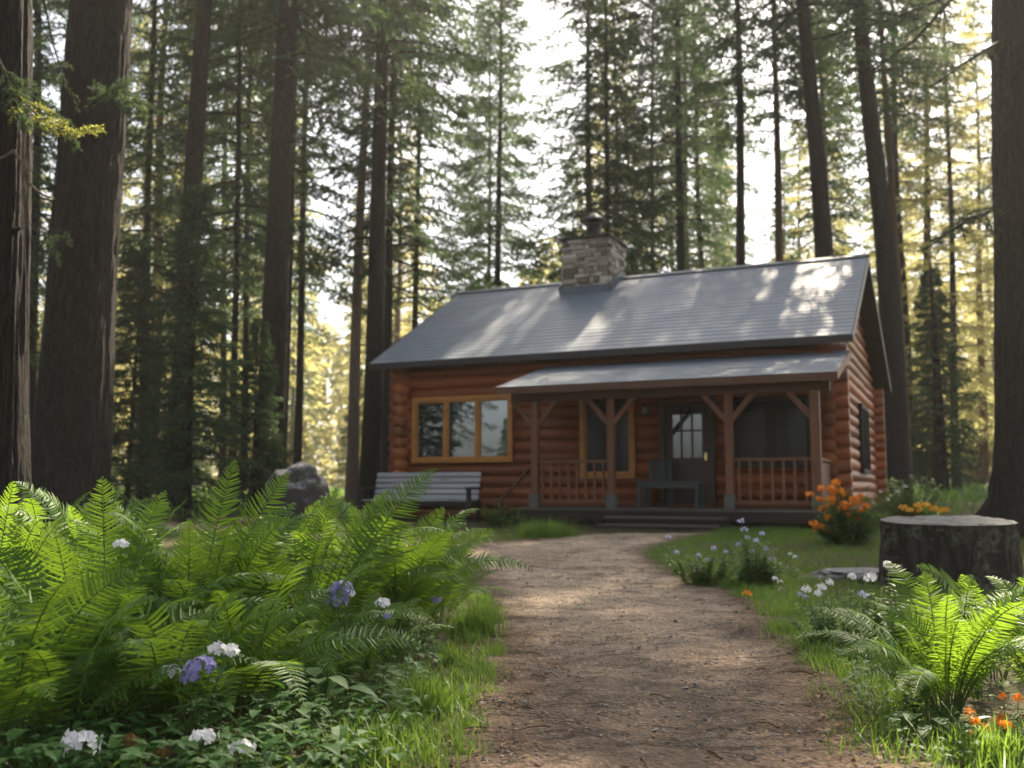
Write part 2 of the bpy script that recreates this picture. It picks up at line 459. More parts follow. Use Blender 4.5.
yy = np.arange(2.4, 16.2, .035); nu = 80
Lx, Rx = path_lr(yy)
ew = .5
u = np.linspace(0, 1, nu)
PX = (Lx - ew)[:, None] + (Rx - Lx + 2 * ew)[:, None] * u[None]
PY = np.repeat(yy[:, None], nu, 1)
edge = np.minimum(PX - (Lx - ew)[:, None], (Rx + ew)[:, None] - PX) / (2 * ew)
mi = np.array([fbm(x * 1.3, y * 2.2, 3, 4) * .026 + fbm(x * 9, y * 9, 5, 3) * .008 + fbm(x * 28, y * 28, 9, 2) * .004 for x, y in zip(PX.ravel(), PY.ravel())]).reshape(PX.shape)
PZ = ground(PX, PY) + np.interp(edge, [0, .25, .6], [-.03, .006, .006]) + mi * np.clip(edge * 2, 0, 1)
ii = np.arange(len(yy) - 1)[:, None] * nu + np.arange(nu - 1)[None]
mb = MB(); mb.add(np.stack([PX, PY, PZ], -1).reshape(-1, 3), np.stack([ii, ii + 1, ii + nu + 1, ii + nu], -1).reshape(-1, 4))
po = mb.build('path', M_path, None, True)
ea = po.data.attributes.new('edge', 'FLOAT', 'POINT'); ea.data.foreach_set('value', np.clip(edge, 0, 1).astype(np.float32).ravel())
tag(po, kind='structure')
# a fork of bare earth towards the bench
fk = np.array([[-.6, 13.2, 1.3], [-1.6, 14.4, 1.4], [-3.0, 15.6, 1.3], [-4.6, 16.8, 1.1], [-6.5, 17.6, .9]])
tt = np.linspace(0, 4, 90); fx = np.interp(tt, range(5), fk[:, 0]); fy = np.interp(tt, range(5), fk[:, 1]); fw = np.interp(tt, range(5), fk[:, 2])
u = np.linspace(-1, 1, 24)
PX = fx[:, None] + .5 * fw[:, None] * u[None]; PY = fy[:, None] + fw[:, None] * u[None]
PZ = ground(PX, PY) + .012 - .05 * np.clip(np.abs(u) - .6, 0, 1)[None]
ii = np.arange(89)[:, None] * 24 + np.arange(23)[None]
mb = MB(); mb.add(np.stack([PX, PY, PZ], -1).reshape(-1, 3), np.stack([ii, ii + 1, ii + 25, ii + 24], -1).reshape(-1, 4))
po = mb.build('footpath', M_path, None, True)
ea = po.data.attributes.new('edge', 'FLOAT', 'POINT'); ea.data.foreach_set('value', np.repeat(np.clip(1.1 - np.abs(u), 0, 1)[None], 90, 0).astype(np.float32).ravel())
tag(po, kind='structure')

# ------------------------------------------------------------------ haze
k = MT('haze_air')
pv = k.n('ShaderNodeVolumePrincipled', Density=HAZE, Anisotropy=.45)
pv.inputs['Color'].default_value = (.98, .96, .92, 1)
k.t.links.new(pv.outputs[0], k.out.inputs['Volume'])
mb = MB(); mb.box((0, 185, 20), (640, 520, 46))
hz = mb.build('haze', k.m); tag(hz, 'thin pale forest haze', 'haze', kind='stuff')

# ------------------------------------------------------------------ cabin
OX, OY, TH = 6.36, 18.2, R(-24.5)
cabin = empty('log_cabin', (OX, OY, 0), 'red brown log cabin with grey shingle roof, stone chimney and covered porch', 'cabin', rz=TH)
def W(x, y, z=0):
    c, s = math.cos(TH), math.sin(TH)
    return Vector((OX + x * c - y * s, OY + x * s + y * c, z))
XL, XR, YF, YB = -10.15, -.40, .5, 10.3
EAVE, RIDGE, YR, YBE = 3.85, 6.34, 4.5, 10.8
LR, LS = .14, .25

def logs(mb, axis_, lo, hi, fixed, z, ext=.24, holes=(), seg=14):
    spans = [(lo - ext, hi + ext)]
    for (h0, h1, z0, z1) in holes:
        if z0 < z < z1:
            spans = [s for a, b in spans for s in ((a, min(b, h0)), (max(a, h1), b)) if s[1] - s[0] > .02]
    for a, b in spans:
        t = np.linspace(a, b, max(3, int((b - a) / .8)))
        w = np.array([fbm(q * .5, z * 7, fixed, 2) for q in t]) * .018
        P = np.stack([t, np.full_like(t, fixed) + w, np.full_like(t, z) + w], 1) if axis_ == 'x' else np.stack([np.full_like(t, fixed) + w, t, np.full_like(t, z) + w], 1)
        mb.tube(P, LR * random.uniform(.95, 1.05), seg, var=random.random())

def roof_z(y):
    return EAVE + (RIDGE - EAVE) * (y / YR) if y <= YR else RIDGE - (RIDGE - EAVE) * (y - YR) / (YBE - YR)

WIN1 = (-9.62, -7.28, 1.66, 2.96); WIN2 = (-5.50, -4.50, 1.3, 2.95); DOOR = (-3.85, -2.75, .62, 2.80); WIN3 = (-2.30, -.92, 1.45, 2.72)
holes_f = [WIN1, WIN2, DOOR, WIN3]
mb = MB()
z = .40
while z < EAVE - .02:
    logs(mb, 'x', XL, XR, YF + LR, z, holes=holes_f); z += LS
mb.build('log_wall', M_log, cabin, True)
mb = MB(); z = .40
while z < EAVE - .02:
    logs(mb, 'x', XL, XR, YB - LR, z); z += LS
mb.build('log_wall', M_log, cabin, True)
for xx, hol in ((XR - LR, [(5.4, 7.2, 1.35, 3.0)]), (XL + LR, [])):
    mb = MB(); z = .40 + LS / 2
    while z < RIDGE - .35:
        if z < EAVE - .1: lo, hi, e = YF, YB, .24
        else:
            lo = (z - EAVE) / (RIDGE - EAVE) * YR + .25; hi = YBE - (z - EAVE) / (RIDGE - EAVE) * (YBE - YR) - .3; e = 0
        if hi - lo > .3: logs(mb, 'y', lo, hi, xx, z, e, hol)
        z += LS
    mb.build('log_wall', M_log_y, cabin, True)
# plank gable behind the logs, closes the chinks
mb = MB()
for xx in (XR - LR - .02, XL + LR + .02):
    mb.box((xx, (YF + YB) / 2, 2.1), (.10, YB - YF - .3, 3.5))
mb.box(((XL + XR) / 2, YF + LR + .01, 3.4), (XR - XL - .4, .08, .7))
for a, b in ((XL + .2, WIN1[0]), (WIN1[1], WIN2[0]), (WIN2[1], DOOR[0]), (DOOR[1], WIN3[0]), (WIN3[1], XR - .2)):
    mb.box(((a + b) / 2, YF + LR + .013, 1.8), (b - a, .08, 2.9))
mb.box(((XL + XR) / 2, YF + LR + .016, .85), (XR - XL - .45, .08, .9))
mb.build('chinking', M_log, cabin)
# dark room behind the openings
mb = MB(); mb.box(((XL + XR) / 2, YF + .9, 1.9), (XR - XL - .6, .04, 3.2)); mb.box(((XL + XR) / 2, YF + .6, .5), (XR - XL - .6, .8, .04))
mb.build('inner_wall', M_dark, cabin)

# main roof: overlapping shingle courses on a slab
def slope(mb, x0, x1, ya, za, yb, zb, n, lip=.010):
    a = np.array([ya, za]); b = np.array([yb, zb]); d = (b - a); L = np.linalg.norm(d); d /= L
    nrm = np.array([-d[1], d[0]]);  nrm = nrm if nrm[1] > 0 else -nrm
    for i in range(n):
        p0 = a + d * L * i / n + nrm * lip; p1 = a + d * L * (i + 1) / n + nrm * .004; pb = a + d * L * i / n
        xsn = np.linspace(x0, x1, 14)
        V = []; 
        for x in xsn:
            j = random.uniform(-.003, .003)
            V += [[x, pb[0] - j * 2, pb[1] - .002], [x, p0[0], p0[1] + j], [x, p1[0], p1[1]]]
        F = []
        for q in range(13):
            F += [[q * 3, (q + 1) * 3, (q + 1) * 3 + 1, q * 3 + 1], [q * 3 + 1, (q + 1) * 3 + 1, (q + 1) * 3 + 2, q * 3 + 2]]
        mb.add(V, np.array(F))
def slab(mb, x0, x1, ya, za, yb, zb, t=.11, off=-.004):
    d = np.array([yb - ya, zb - za]); d /= np.linalg.norm(d); nr = np.array([-d[1], d[0]]); nr = nr if nr[1] > 0 else -nr
    p = [np.array([ya, za]) + nr * off, np.array([yb, zb]) + nr * off, np.array([yb, zb]) - nr * t, np.array([ya, za]) - nr * t]
    V = [[x, q[0], q[1]] for x in (x0, x1) for q in p]
    mb.add(V, np.array([[0, 1, 2, 3], [7, 6, 5, 4], [0, 4, 5, 1], [1, 5, 6, 2], [2, 6, 7, 3], [3, 7, 4, 0]]))
RX0, RX1 = -10.62, 0.0
mb = MB()
slope(mb, RX0, RX1, 0, EAVE, YR, RIDGE, 24); slope(mb, RX0, RX1, YBE, EAVE, YR, RIDGE, 30)
roof = mb.build('roof', M_roof, cabin)
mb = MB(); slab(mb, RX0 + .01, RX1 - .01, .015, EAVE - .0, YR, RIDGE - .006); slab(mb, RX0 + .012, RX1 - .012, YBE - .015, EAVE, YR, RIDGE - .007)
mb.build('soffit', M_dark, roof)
mb = MB()
for s in (-1, 1):
    a = math.atan2(RIDGE - EAVE, YR if s < 0 else YBE - YR)
    mb.bar((RX0 - .01, YR + s * .075, RIDGE - .075 * math.tan(a) + .04), (RX1 + .01, YR + s * .075, RIDGE - .075 * math.tan(a) + .04), .17, .02, (0, s * math.sin(a), math.cos(a)))
mb.build('ridge_cap', M_flash, roof, bevel=.004)
mb = MB()
mb.box(((RX0 + RX1) / 2, -.012, EAVE - .075), (RX1 - RX0 - .02, .03, .14))
mb.build('fascia', M_fascia, roof)
for xe in (RX1 - .012, RX0 + .012):
    mb = MB()
    s = .016 if xe > -5 else -.016
    mb.bar((xe + s, -.03, EAVE - .09), (xe + s, YR, RIDGE - .085), .03, .16); mb.bar((xe + s * 1.1, YR, RIDGE - .085), (xe + s * 1.1, YBE + .03, EAVE - .09), .03, .16)
    mb.build('bargeboard', M_fascia, roof)

# chimney
chim = None
cx0, cx1, cyf, cyb, ctop = -7.22, -6.02, 3.62, 4.95, 7.22
mb = MB()
mb.box(((cx0 + cx1) / 2, (cyf + cyb) / 2, 6.2), (cx1 - cx0 - .1, cyb - cyf - .1, 2.0), var=.05)
def course(p0, p1, nrm, zz, h):
    L = math.dist(p0, p1); q = 0
    while q < L - .02:
        w = min(random.choice((.14, .18, .24, .3, .4)), L - q)
        if L - q - w < .1: w = L - q
        c = [p0[i] + (p1[i] - p0[i]) * (q + w / 2) / L for i in (0, 1)]
        d = random.uniform(.08, .125)
        ang = math.atan2(p1[1] - p0[1], p1[0] - p0[0])
        hh = h * random.uniform(.86, .95)
        mb.box((c[0] + nrm[0] * (d / 2 - .06), c[1] + nrm[1] * (d / 2 - .06), zz + h / 2), (w - .018, d, hh), Matrix.Rotation(ang + random.uniform(-.02, .02), 3, 'Z'), var=min(1, max(.05, random.gauss(.55, .27))))
        q += w
zz = 5.45
while zz < ctop - .05:
    h = random.choice((.08, .10, .12, .14, .16)); h = min(h, ctop - zz)
    course((cx0, cyf), (cx1, cyf), (0, -1), zz, h); course((cx1, cyf), (cx1, cyb), (1, 0), zz, h)
    course((cx1, cyb), (cx0, cyb), (0, 1), zz, h); course((cx0, cyb), (cx0, cyf), (-1, 0), zz, h)
    zz += h
chim = mb.build('chimney', M_stone, cabin, bevel=.012)
xc, yc = (cx0 + cx1) / 2, (cyf + cyb) / 2
mb = MB(); mb.box((xc, yc, ctop + .055), (1.38, 1.5, .065)); mb.box((xc, yc, ctop + .10), (1.1, 1.2, .05))
mb.build('chimney_cap', M_dark, chim, bevel=.015)
mb = MB(); mb.tube([(xc, yc, ctop + .1), (xc, yc, ctop + .52)], .19, 20); mb.tube([(xc, yc, ctop + .62), (xc, yc, ctop + .65), (xc, yc, ctop + .78), (xc, yc, ctop + .86)], [.36, .35, .13, .03], 20)
for k in range(4):
    mb.tube([(xc + .15 * math.cos(k * 1.57), yc + .15 * math.sin(k * 1.57), ctop + .5), (xc + .15 * math.cos(k * 1.57), yc + .15 * math.sin(k * 1.57), ctop + .66)], .02, 6)
mb.build('flue', M_metal, chim, True)
mb = MB()
zf = roof_z(cyf)
mb.box((xc, cyf - .05, zf + .03), (1.34, .04, .30))
for xx in (cx0 - .07, cx1 + .07): mb.bar((xx, cyf - .05, zf + .07), (xx, YR, RIDGE + .09), .04, .26)
mb.build('flashing', M_flash, chim)

# porch
DZ = .61
PY0 = -1.72
porch_x0, porch_x1 = -6.28, -.30
mb = MB()
yb_ = PY0
for i in range(16):
    w = .138
    mb.box(((porch_x0 + porch_x1) / 2 + random.uniform(-.005, .005), yb_ + w / 2, DZ - .02 + random.uniform(-.002, .002)), (porch_x1 - porch_x0, w - .006, .04)); yb_ += w
deck = mb.build('deck', M_deck, cabin, bevel=.004)
mb = MB()
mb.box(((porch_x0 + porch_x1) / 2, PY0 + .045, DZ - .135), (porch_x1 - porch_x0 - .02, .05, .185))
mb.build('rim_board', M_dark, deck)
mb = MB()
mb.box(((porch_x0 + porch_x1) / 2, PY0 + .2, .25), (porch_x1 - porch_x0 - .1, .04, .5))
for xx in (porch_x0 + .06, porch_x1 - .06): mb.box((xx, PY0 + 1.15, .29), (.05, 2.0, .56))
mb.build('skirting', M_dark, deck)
for k, (zt, yo) in enumerate(((.475, .34), (.345, .68))):
    mb = MB()
    mb.box((-3.12, PY0 - yo + .165, zt - .02), (2.2, .37, .04)); 
    st = mb.build('step', M_deck, cabin, bevel=.006)
    mb = MB(); mb.box((-3.12, PY0 - yo + .03, zt - .13), (2.14, .03, .18)); mb.build('riser', M_dark, st)
mb = MB()
for xx in (-4.24, -2.0):
    mb = MB(); mb.box((xx, PY0 - .34, .3), (.05, .7, .26)); mb.build('stringer', M_dark, cabin)

POSTS = [-.52, -2.02, -4.24, -5.80]
BEAMZ = 2.66
for i, px_ in enumerate(POSTS):
    mb = MB(); s = .165 if i == 0 else .14
    mb.box((px_, -1.52, (DZ + BEAMZ) / 2 + .003), (s, s, BEAMZ - DZ))
    p = mb.build('post', M_post, cabin, bevel=.012)
    mb = MB(); mb.box((px_, -1.52, DZ + .132), (.19, .19, .26)); mb.build('post_base', M_base, p, bevel=.012)
    for sgn in (-1, 1):
        if (i == 0 and sgn == 1): continue
        mb = MB(); mb.bar((px_ + sgn * .05, -1.52, BEAMZ - .46), (px_ + sgn * .46, -1.52, BEAMZ + .02), .075, .10, (0, 0, 1)); mb.build('brace', M_post, p, bevel=.008)
mb = MB(); mb.box(((-6.3 - .25) / 2, -1.52, BEAMZ + .085), (6.05, .13, .17)); mb.build('beam', M_beam, cabin, bevel=.01)
# porch roof
p0 = (-2.0, 2.93); p1 = (.52, 3.62)
mb = MB(); slope(mb, -6.40, -.10, p0[0], p0[1], p1[0], p1[1], 12)
proof = mb.build('porch_roof', M_roof, cabin)
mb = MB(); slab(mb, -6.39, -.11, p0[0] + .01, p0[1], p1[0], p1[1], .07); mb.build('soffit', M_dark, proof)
mb = MB(); mb.box((-3.25, p0[0] - .012, p0[1] - .075), (6.3, .03, .13))
mb.build('fascia', M_beam, proof)
for xe in (-6.415, -.085):
    mb = MB(); mb.bar((xe, p0[0] - .02, p0[1] - .07), (xe, p1[0] - .02, p1[1] - .07), .03, .14); mb.build('bargeboard', M_post, proof)
mb = MB()
for k in range(9): mb.bar((-6.1 + k * .72, -1.95, 2.82), (-6.1 + k * .72, .4, 3.46), .05, .10)
mb.build('rafters', M_beam, proof)
# short rail wall at the porch end
def railing(xa, xb, n):
    mb = MB(); mb.box(((xa + xb) / 2, -1.52, DZ + .88), (xb - xa, .085, .05))
    r = mb.build('railing', M_post, cabin, bevel=.006)
    mb = MB(); mb.box(((xa + xb) / 2, -1.52, DZ + .12), (xb - xa, .06, .06)); mb.build('bottom_rail', M_post, r, bevel=.006)
    for k in range(n):
        xk = xa + (xb - xa) * (k + .5) / n
        mb = MB(); mb.box((xk, -1.52, DZ + .50), (.045, .04, .70)); mb.build('baluster', M_post, r, bevel=.004)
railing(-5.73, -4.31, 8); railing(-1.95, -.60, 7)
mb = MB(); mb.bar((-.52, -1.43, DZ + .88), (-.52, .36, DZ + .88), .085, .05); mb.bar((-.52, -1.43, DZ + .45), (-.52, .36, DZ + .45), .03, .76)
mb.build('side_railing', M_post, cabin, bevel=.006)
# sloping handrail of the small side step
mb = MB(); mb.bar((-6.75, -1.35, .62), (-5.9, -1.45, 1.42), .07, .05); mb.box((-6.62, -1.37, .48), (.07, .07, .55))
mb.build('handrail', M_beam, cabin, bevel=.006)
mb = MB(); mb.box((-6.65, -.9, .44), (.62, .9, .05)); mb.box((-6.65, -1.32, .36), (.6, .03, .14)); mb.build('side_step', M_dark, cabin, bevel=.006)

def window(x0, x1, z0, z1, y, n, fw, mat, glass, name='window', rows=1, fd=.09, mull=.07):
    mb = MB()
    mb.box(((x0 + x1) / 2, y, z1 + fw / 2), (x1 - x0 + 2 * fw, fd, fw)); mb.box(((x0 + x1) / 2, y, z0 - fw / 2), (x1 - x0 + 2 * fw, fd + .02, fw))
    for xx in (x0 - fw / 2, x1 + fw / 2): mb.box((xx, y, (z0 + z1) / 2), (fw, fd, z1 - z0))
    wfull = (x1 - x0 - mull * (n - 1)) / n
    for k in range(n - 1): mb.box((x0 + (k + 1) * wfull + (k + .5) * mull, y + .012, (z0 + z1) / 2), (mull, fd - .02, z1 - z0))
    f = mb.build(name, mat, cabin, bevel=.006)
    for k in range(n):
        a = x0 + k * (wfull + mull)
        mb = MB(); mb.box((a + wfull / 2, y + .03, (z0 + z1) / 2), (wfull - .004, .012, z1 - z0 - .004)); mb.build('pane', glass, f)
        mb = MB(); t = .035
        for zz_ in (z0 + t / 2, z1 - t / 2): mb.box((a + wfull / 2, y + .012, zz_), (wfull - .002, .04, t))
        for xx in (a + t / 2 + .001, a + wfull - t / 2 - .001): mb.box((xx, y + .014, (z0 + z1) / 2), (t, .04, z1 - z0 - 2 * t))
        mb.build('sash', mat, f)
    return f
window(*WIN1, YF - .03, 3, .10, M_trim, M_glass)
window(*WIN2, YF - .03, 1, .11, M_trim, M_glass_dark)
window(*WIN3, YF - .03, 2, .07, M_dark, M_glass_dark)
# gable window, built turned
mb = MB(); y0, y1, z0, z1, xx = 5.5, 7.1, 1.45, 2.9, XR + .03
for zz_ in (z0 - .05, z1 + .05): mb.box((xx, (y0 + y1) / 2, zz_), (.09, y1 - y0 + .2, .1))
for yy_ in (y0 - .05, y1 + .05, (y0 + y1) / 2): mb.box((xx + .003, yy_, (z0 + z1) / 2), (.09, .1, z1 - z0))
f = mb.build('window', M_dark, cabin, bevel=.006)
for a, b in ((y0, (y0 + y1) / 2 - .05), ((y0 + y1) / 2 + .05, y1)):
    mb = MB(); mb.box((xx - .02, (a + b) / 2, (z0 + z1) / 2), (.012, b - a, z1 - z0)); mb.build('pane', M_glass_dark, f)
# door
mb = MB(); x0, x1, z0, z1 = DOOR
mb.box(((x0 + x1) / 2, YF + .06, (z0 + z1) / 2), (x1 - x0 - .16, .05, z1 - z0 - .1))
door = mb.build('door', M_door, cabin, bevel=.006)
mb = MB()
for xq in (x0 + .035, x1 - .035): mb.box((xq, YF - .01, (z0 + z1) / 2), (.10, .12, z1 - z0))
mb.box(((x0 + x1) / 2, YF - .012, z1 + .05), (x1 - x0 + .1, .12, .10)); mb.build('door_frame', M_door, door, bevel=.005)
lx0, lx1, lz0, lz1 = -3.64, -2.98, 1.58, 2.68
mb = MB(); mb.box(((lx0 + lx1) / 2, YF + .028, (lz0 + lz1) / 2), (lx1 - lx0, .012, lz1 - lz0)); mb.build('door_glass', M_glass_door, door)
mb = MB()
for k in range(4): mb.box((lx0 + (lx1 - lx0) * k / 3, YF + .018, (lz0 + lz1) / 2), (.035, .035, lz1 - lz0 + .03))
for k in (0, .52, .84, 1): mb.box(((lx0 + lx1) / 2, YF + .016, lz0 + (lz1 - lz0) * k), (lx1 - lx0 + .06, .035, .035))
mb.build('glazing_bars', M_door, door)
mb = MB(); mb.box((-2.92, YF + .01, 1.62), (.05, .05, .16)); mb.tube([(-2.92, YF + .0, 1.62), (-2.92, YF - .06, 1.62)], .03, 10); mb.build('handle', M_brass, door)
mb = MB(); lxp = -4.14
mb.box((lxp, YF - .02, 2.58), (.10, .04, .2)); mb.bar((lxp, YF - .03, 2.66), (lxp, YF - .16, 2.68), .02, .02); mb.tube([(lxp, YF - .15, 2.69), (lxp, YF - .15, 2.65)], [.03, .09], 10)
lampo = mb.build('wall_lamp', M_metal, cabin)
mb = MB(); mb.tube([(lxp, YF - .15, 2.65), (lxp, YF - .15, 2.58), (lxp, YF - .15, 2.50)], [.05, .065, .03], 12); mb.build('lamp_shade', M_lampglass, lampo, True)

# ------------------------------------------------------------------ furniture
# slatted garden bench under the window
bl = W(-8.93, -.55); bz = gz(bl.x, bl.y)
bench = empty('garden_bench', (bl.x, bl.y, bz), 'weathered grey slat bench with dark arms under the triple window', 'bench', rz=TH)
mb = MB(); hw = 1.33
bt = R(14)
for k in range(5):
    zc = .50 + k * .122; mb.box((0, .22 + (zc - .45) * math.tan(bt), zc), (2 * hw - .06, .025, .098), Matrix.Rotation(-bt, 3, 'X'))
mb.build('backrest', M_bench, bench, bevel=.006)
mb = MB()
for k in range(4): mb.box((0, -.24 + k * .118, .43), (2 * hw - .06, .10, .03))
mb.build('seat', M_bench, bench, bevel=.006)
for s in (-1, 1):
    for yq, h in ((-.27, .66), (.24, .44)):
        mb = MB(); mb.box((s * hw * (.995 if yq < 0 else .98), yq, h / 2), (.085, .08, h)); mb.build('leg', M_bench_d, bench, bevel=.006)
    mb = MB(); mb.box((s * hw * .995, -.02, .685), (.11, .64, .05)); mb.build('armrest', M_bench_d, bench, bevel=.008)
mb = MB(); mb.box((0, -.22, .36), (2 * hw - .1, .035, .10)); mb.box((0, .2, .36), (2 * hw - .1, .035, .10)); mb.build('apron', M_bench_d, bench)
# low table on the porch
tl = W(-3.32, -.75)
tb = empty('porch_table', (tl.x, tl.y, DZ), 'low faded green table standing before the cabin door', 'table', rz=TH)
mb = MB(); mb.box((0, 0, .48), (1.22, .5, .045)); mb.build('tabletop', M_teal, tb, bevel=.006)
mb = MB(); mb.box((0, -.2, .42), (1.1, .03, .08)); mb.box((0, .2, .42), (1.1, .03, .08)); mb.build('apron', M_teal, tb)
for sx in (-1, 1):
    for sy in (-1, 1):
        mb = MB(); mb.box((sx * .56, sy * .2, .23), (.07, .06, .46)); mb.build('leg', M_teal, tb, bevel=.004)
cl_ = W(-3.72, -.12)
ch = empty('porch_chair', (cl_.x, cl_.y, DZ), 'dark green chair with tilted back behind the low porch table', 'chair', rz=TH + R(10))
mb = MB(); mb.box((0, 0, .42), (.5, .46, .04)); mb.build('seat', M_teal, ch, bevel=.006)
mb = MB()
for k in range(4): mb.bar((-.18 + k * .12, .22, .42), (-.20 + k * .12, .40, .95), .10, .02, (0, -1, 0))
mb.build('backrest', M_teal, ch, bevel=.004)
for sx in (-1, 1):
    for sy in (-1, 1):
        mb = MB(); mb.box((sx * .22, sy * .2, .2), (.05, .05, .4)); mb.build('leg', M_teal, ch)

# ------------------------------------------------------------------ rocks and stump
def rock(name, loc, size, seed, mat, sub=5, amp=.28, flat=None):
    import bmesh
    bm = bmesh.new(); bmesh.ops.create_icosphere(bm, subdivisions=sub, radius=1)
    for v in bm.verts:
        d = v.co.normalized()
        r = 1 + amp * fbm(d.x * 1.3 + seed, d.y * 1.3, d.z * 1.3, 4) + amp * .25 * fbm(d.x * 5 + seed, d.y * 5, d.z * 5, 3)
        v.co = Vector((d.x * r * size[0], d.y * r * size[1], d.z * r * size[2]))
        if flat is not None and v.co.z > flat: v.co.z = flat + (v.co.z - flat) * .12
    me = bpy.data.meshes.new(name); bm.to_mesh(me); bm.free()
    for p in me.polygons: p.use_smooth = True
    me.materials.append(mat)
    o = bpy.data.objects.new(name, me); COL.objects.link(o); o.location = loc
    return o
bp = at(296, 16.0)
o = rock('boulder', (bp.x, bp.y, bp.z + .46), (.56, .5, .62), 5.3, M_rock, amp=.20)
tag(o, 'rounded dark boulder with pale skylit top beyond the ferns, left of the bench', 'boulder')
sp = at(852, 10.4)
o = rock('flat_stone', (sp.x, sp.y, sp.z + .03), (.42, .36, .16), 8.2, M_slab, flat=.07)
tag(o, 'flat pale grey stone slab lying against the left side of the stump', 'stone')

st_ = at(946, 9.75); SR = .60; SHT = .67
stump = empty('tree_stump', (st_.x, st_.y, st_.z - .03), 'wide dark weathered tree stump with pale flat cut top', 'stump')
mb = MB()
zz_ = np.linspace(-.1, SHT, 26)
def stfn(r, th, P):
    out = np.empty_like(r)
    for i in range(r.shape[0]):
        for j in range(r.shape[1]):
            t = th[i, j]; q = P[i][2]
            out[i, j] = r[i, j] * (1 + .05 * fbm(math.cos(t) * 1.4, math.sin(t) * 1.4, q * .5, 3) + .03 * fbm(math.cos(t) * 7, math.sin(t) * 7, q * 1.2, 3) + .02 * fbm(math.cos(t) * 16, math.sin(t) * 16, q * 4, 2))
    return out
rad = SR * (1 + .16 * np.exp(-(zz_ + .1) * 5) - .05 * smooth(.67, .74, zz_))
mb.tube(np.stack([0 * zz_, 0 * zz_, zz_], 1), rad, 96, False, stfn)
top_ring = mb.v[0].reshape(26, 96, 3)[-1]
mb.build('bark', M_stump, stump, True)
mb = MB(); rings = [1.0, .96, .8, .6, .4, .2]
V = []
for q in rings:
    ring = top_ring * np.array([q, q, 1]); 
    for v in ring:
        V.append([v[0], v[1], SHT + (.012 if q < .99 else -.002) + .018 * fbm(v[0] * 4, v[1] * 4, 1, 3) * (q < .99)])
V.append([0, 0, SHT + .015])
F = [[i * 96 + j, i * 96 + (j + 1) % 96, (i + 1) * 96 + (j + 1) % 96, (i + 1) * 96 + j] for i in range(5) for j in range(96)]
F3 = [[480 + j, 480 + (j + 1) % 96, 576] for j in range(96)]
mb.add(V, [np.array(F), np.array(F3)]); mb.build('cut_top', M_stumptop, stump, True)
stump.rotation_euler = (R(2.2), R(-.6), 0)

# ------------------------------------------------------------------ conifers
def nrmz(a):
    return a / (np.linalg.norm(a, axis=-1, keepdims=True) + 1e-9)

def leaf_quads(mb, base, dirv, length, width, g, var):
    """diamond leaves: base (n,3), direction (n,3)"""
    n = len(base)
    if n == 0: return
    d = nrmz(dirv)
    side = nrmz(np.cross(d, g.normal(size=(n, 3))))
    L = np.broadcast_to(np.asarray(length, float), (n,))[:, None]; w = np.broadcast_to(np.asarray(width, float), (n,))[:, None]
    mid = base + d * L * .45
    V = np.stack([base, mid + side * w * .5, base + d * L, mid - side * w * .5], 1).reshape(-1, 3)
    mb.add(V, np.arange(n * 4).reshape(-1, 4), np.repeat(np.broadcast_to(var, (n,)), 4))

def make_conifer(seed, H, cb, Rr, nb, leaf=(.25, .066), twig_step=.062, npt=7, top=1.0, droop=.35, dead=6, shape=.8, ragged=.35):
    g = np.random.default_rng(seed)
    nd = MB(); br = nd
    gold = 2.39996
    for i in range(nb):
        u = ((i + g.random()) / nb) ** .9
        z = cb + (H * .985 - cb) * u
        L = Rr * ((1 - u) ** shape * (1 - .25 * math.exp(-u * 14)) + .05) * g.uniform(1 - ragged, 1.12)
        az = i * gold + g.uniform(-.5, .5)
        hd = np.array([math.cos(az), math.sin(az), 0]); sd = np.array([-hd[1], hd[0], 0])
        s = np.linspace(0, 1, 7)
        up = g.uniform(-.12, .12) + .35 * u
        dr = droop * g.uniform(.6, 1.3) * (1 - .6 * u)
        sway = g.uniform(-.12, .12)
        zc = L * (up * s - dr * s ** 1.6 + .22 * dr * s ** 5)
        P = hd[None] * (L * s)[:, None] + sd[None] * (sway * L * s ** 2)[:, None]; P[:, 2] = z + zc
        br.cur = 1; br.tube(P, np.linspace(.012 + .011 * L, .004, 7), 4, False); br.cur = 0
        ns = max(4, int(1 / twig_step * min(1, .35 + L / Rr)))
        ss = np.linspace(.16, 1.0, ns)
        pos = np.stack([np.interp(ss, s, P[:, k]) for k in range(3)], 1)
        tan = nrmz(np.stack([np.interp(ss, s, np.gradient(P[:, k])) for k in range(3)], 1))
        tl = L * .30 * (1 - ss) ** .5 * (.55 + .6 * np.minimum(1, ss * 3)) + .22
        v0 = g.uniform(.1, .9)
        for sg in (-1, 1):
            keep = g.random(ns) > .10
            td = nrmz(tan * .75 + sg * sd[None] * g.uniform(.6, 1.0, (ns, 1)) + np.array([0, 0, -1])[None] * g.uniform(.0, .5, (ns, 1)))
            for q in range(npt):
                f = (q + g.random(ns)) / npt
                b = pos + td * (tl * f)[:, None] - np.array([0, 0, 1])[None] * (tl * .22 * f ** 2)[:, None]
                dd = td + g.normal(0, .45, (ns, 3)) - np.array([0, 0, .25])
                var = np.clip(v0 + g.normal(0, .2, ns), 0, 1)
                leaf_quads(nd, b[keep], dd[keep], leaf[0] * g.uniform(.7, 1.25, keep.sum()), leaf[1] * g.uniform(.7, 1.2, keep.sum()), g, var[keep])
    br.cur = 1
    for i in range(dead):
        z = g.uniform(cb * .35, cb); az = g.uniform(0, 6.28); L = g.uniform(.5, 1.6)
        P = np.array([[math.cos(az) * L * s, math.sin(az) * L * s, z + L * (.1 * s - .35 * s * s)] for s in np.linspace(0, 1, 5)])
        br.tube(P, np.linspace(.022, .005, 5), 4, False)
    return nd

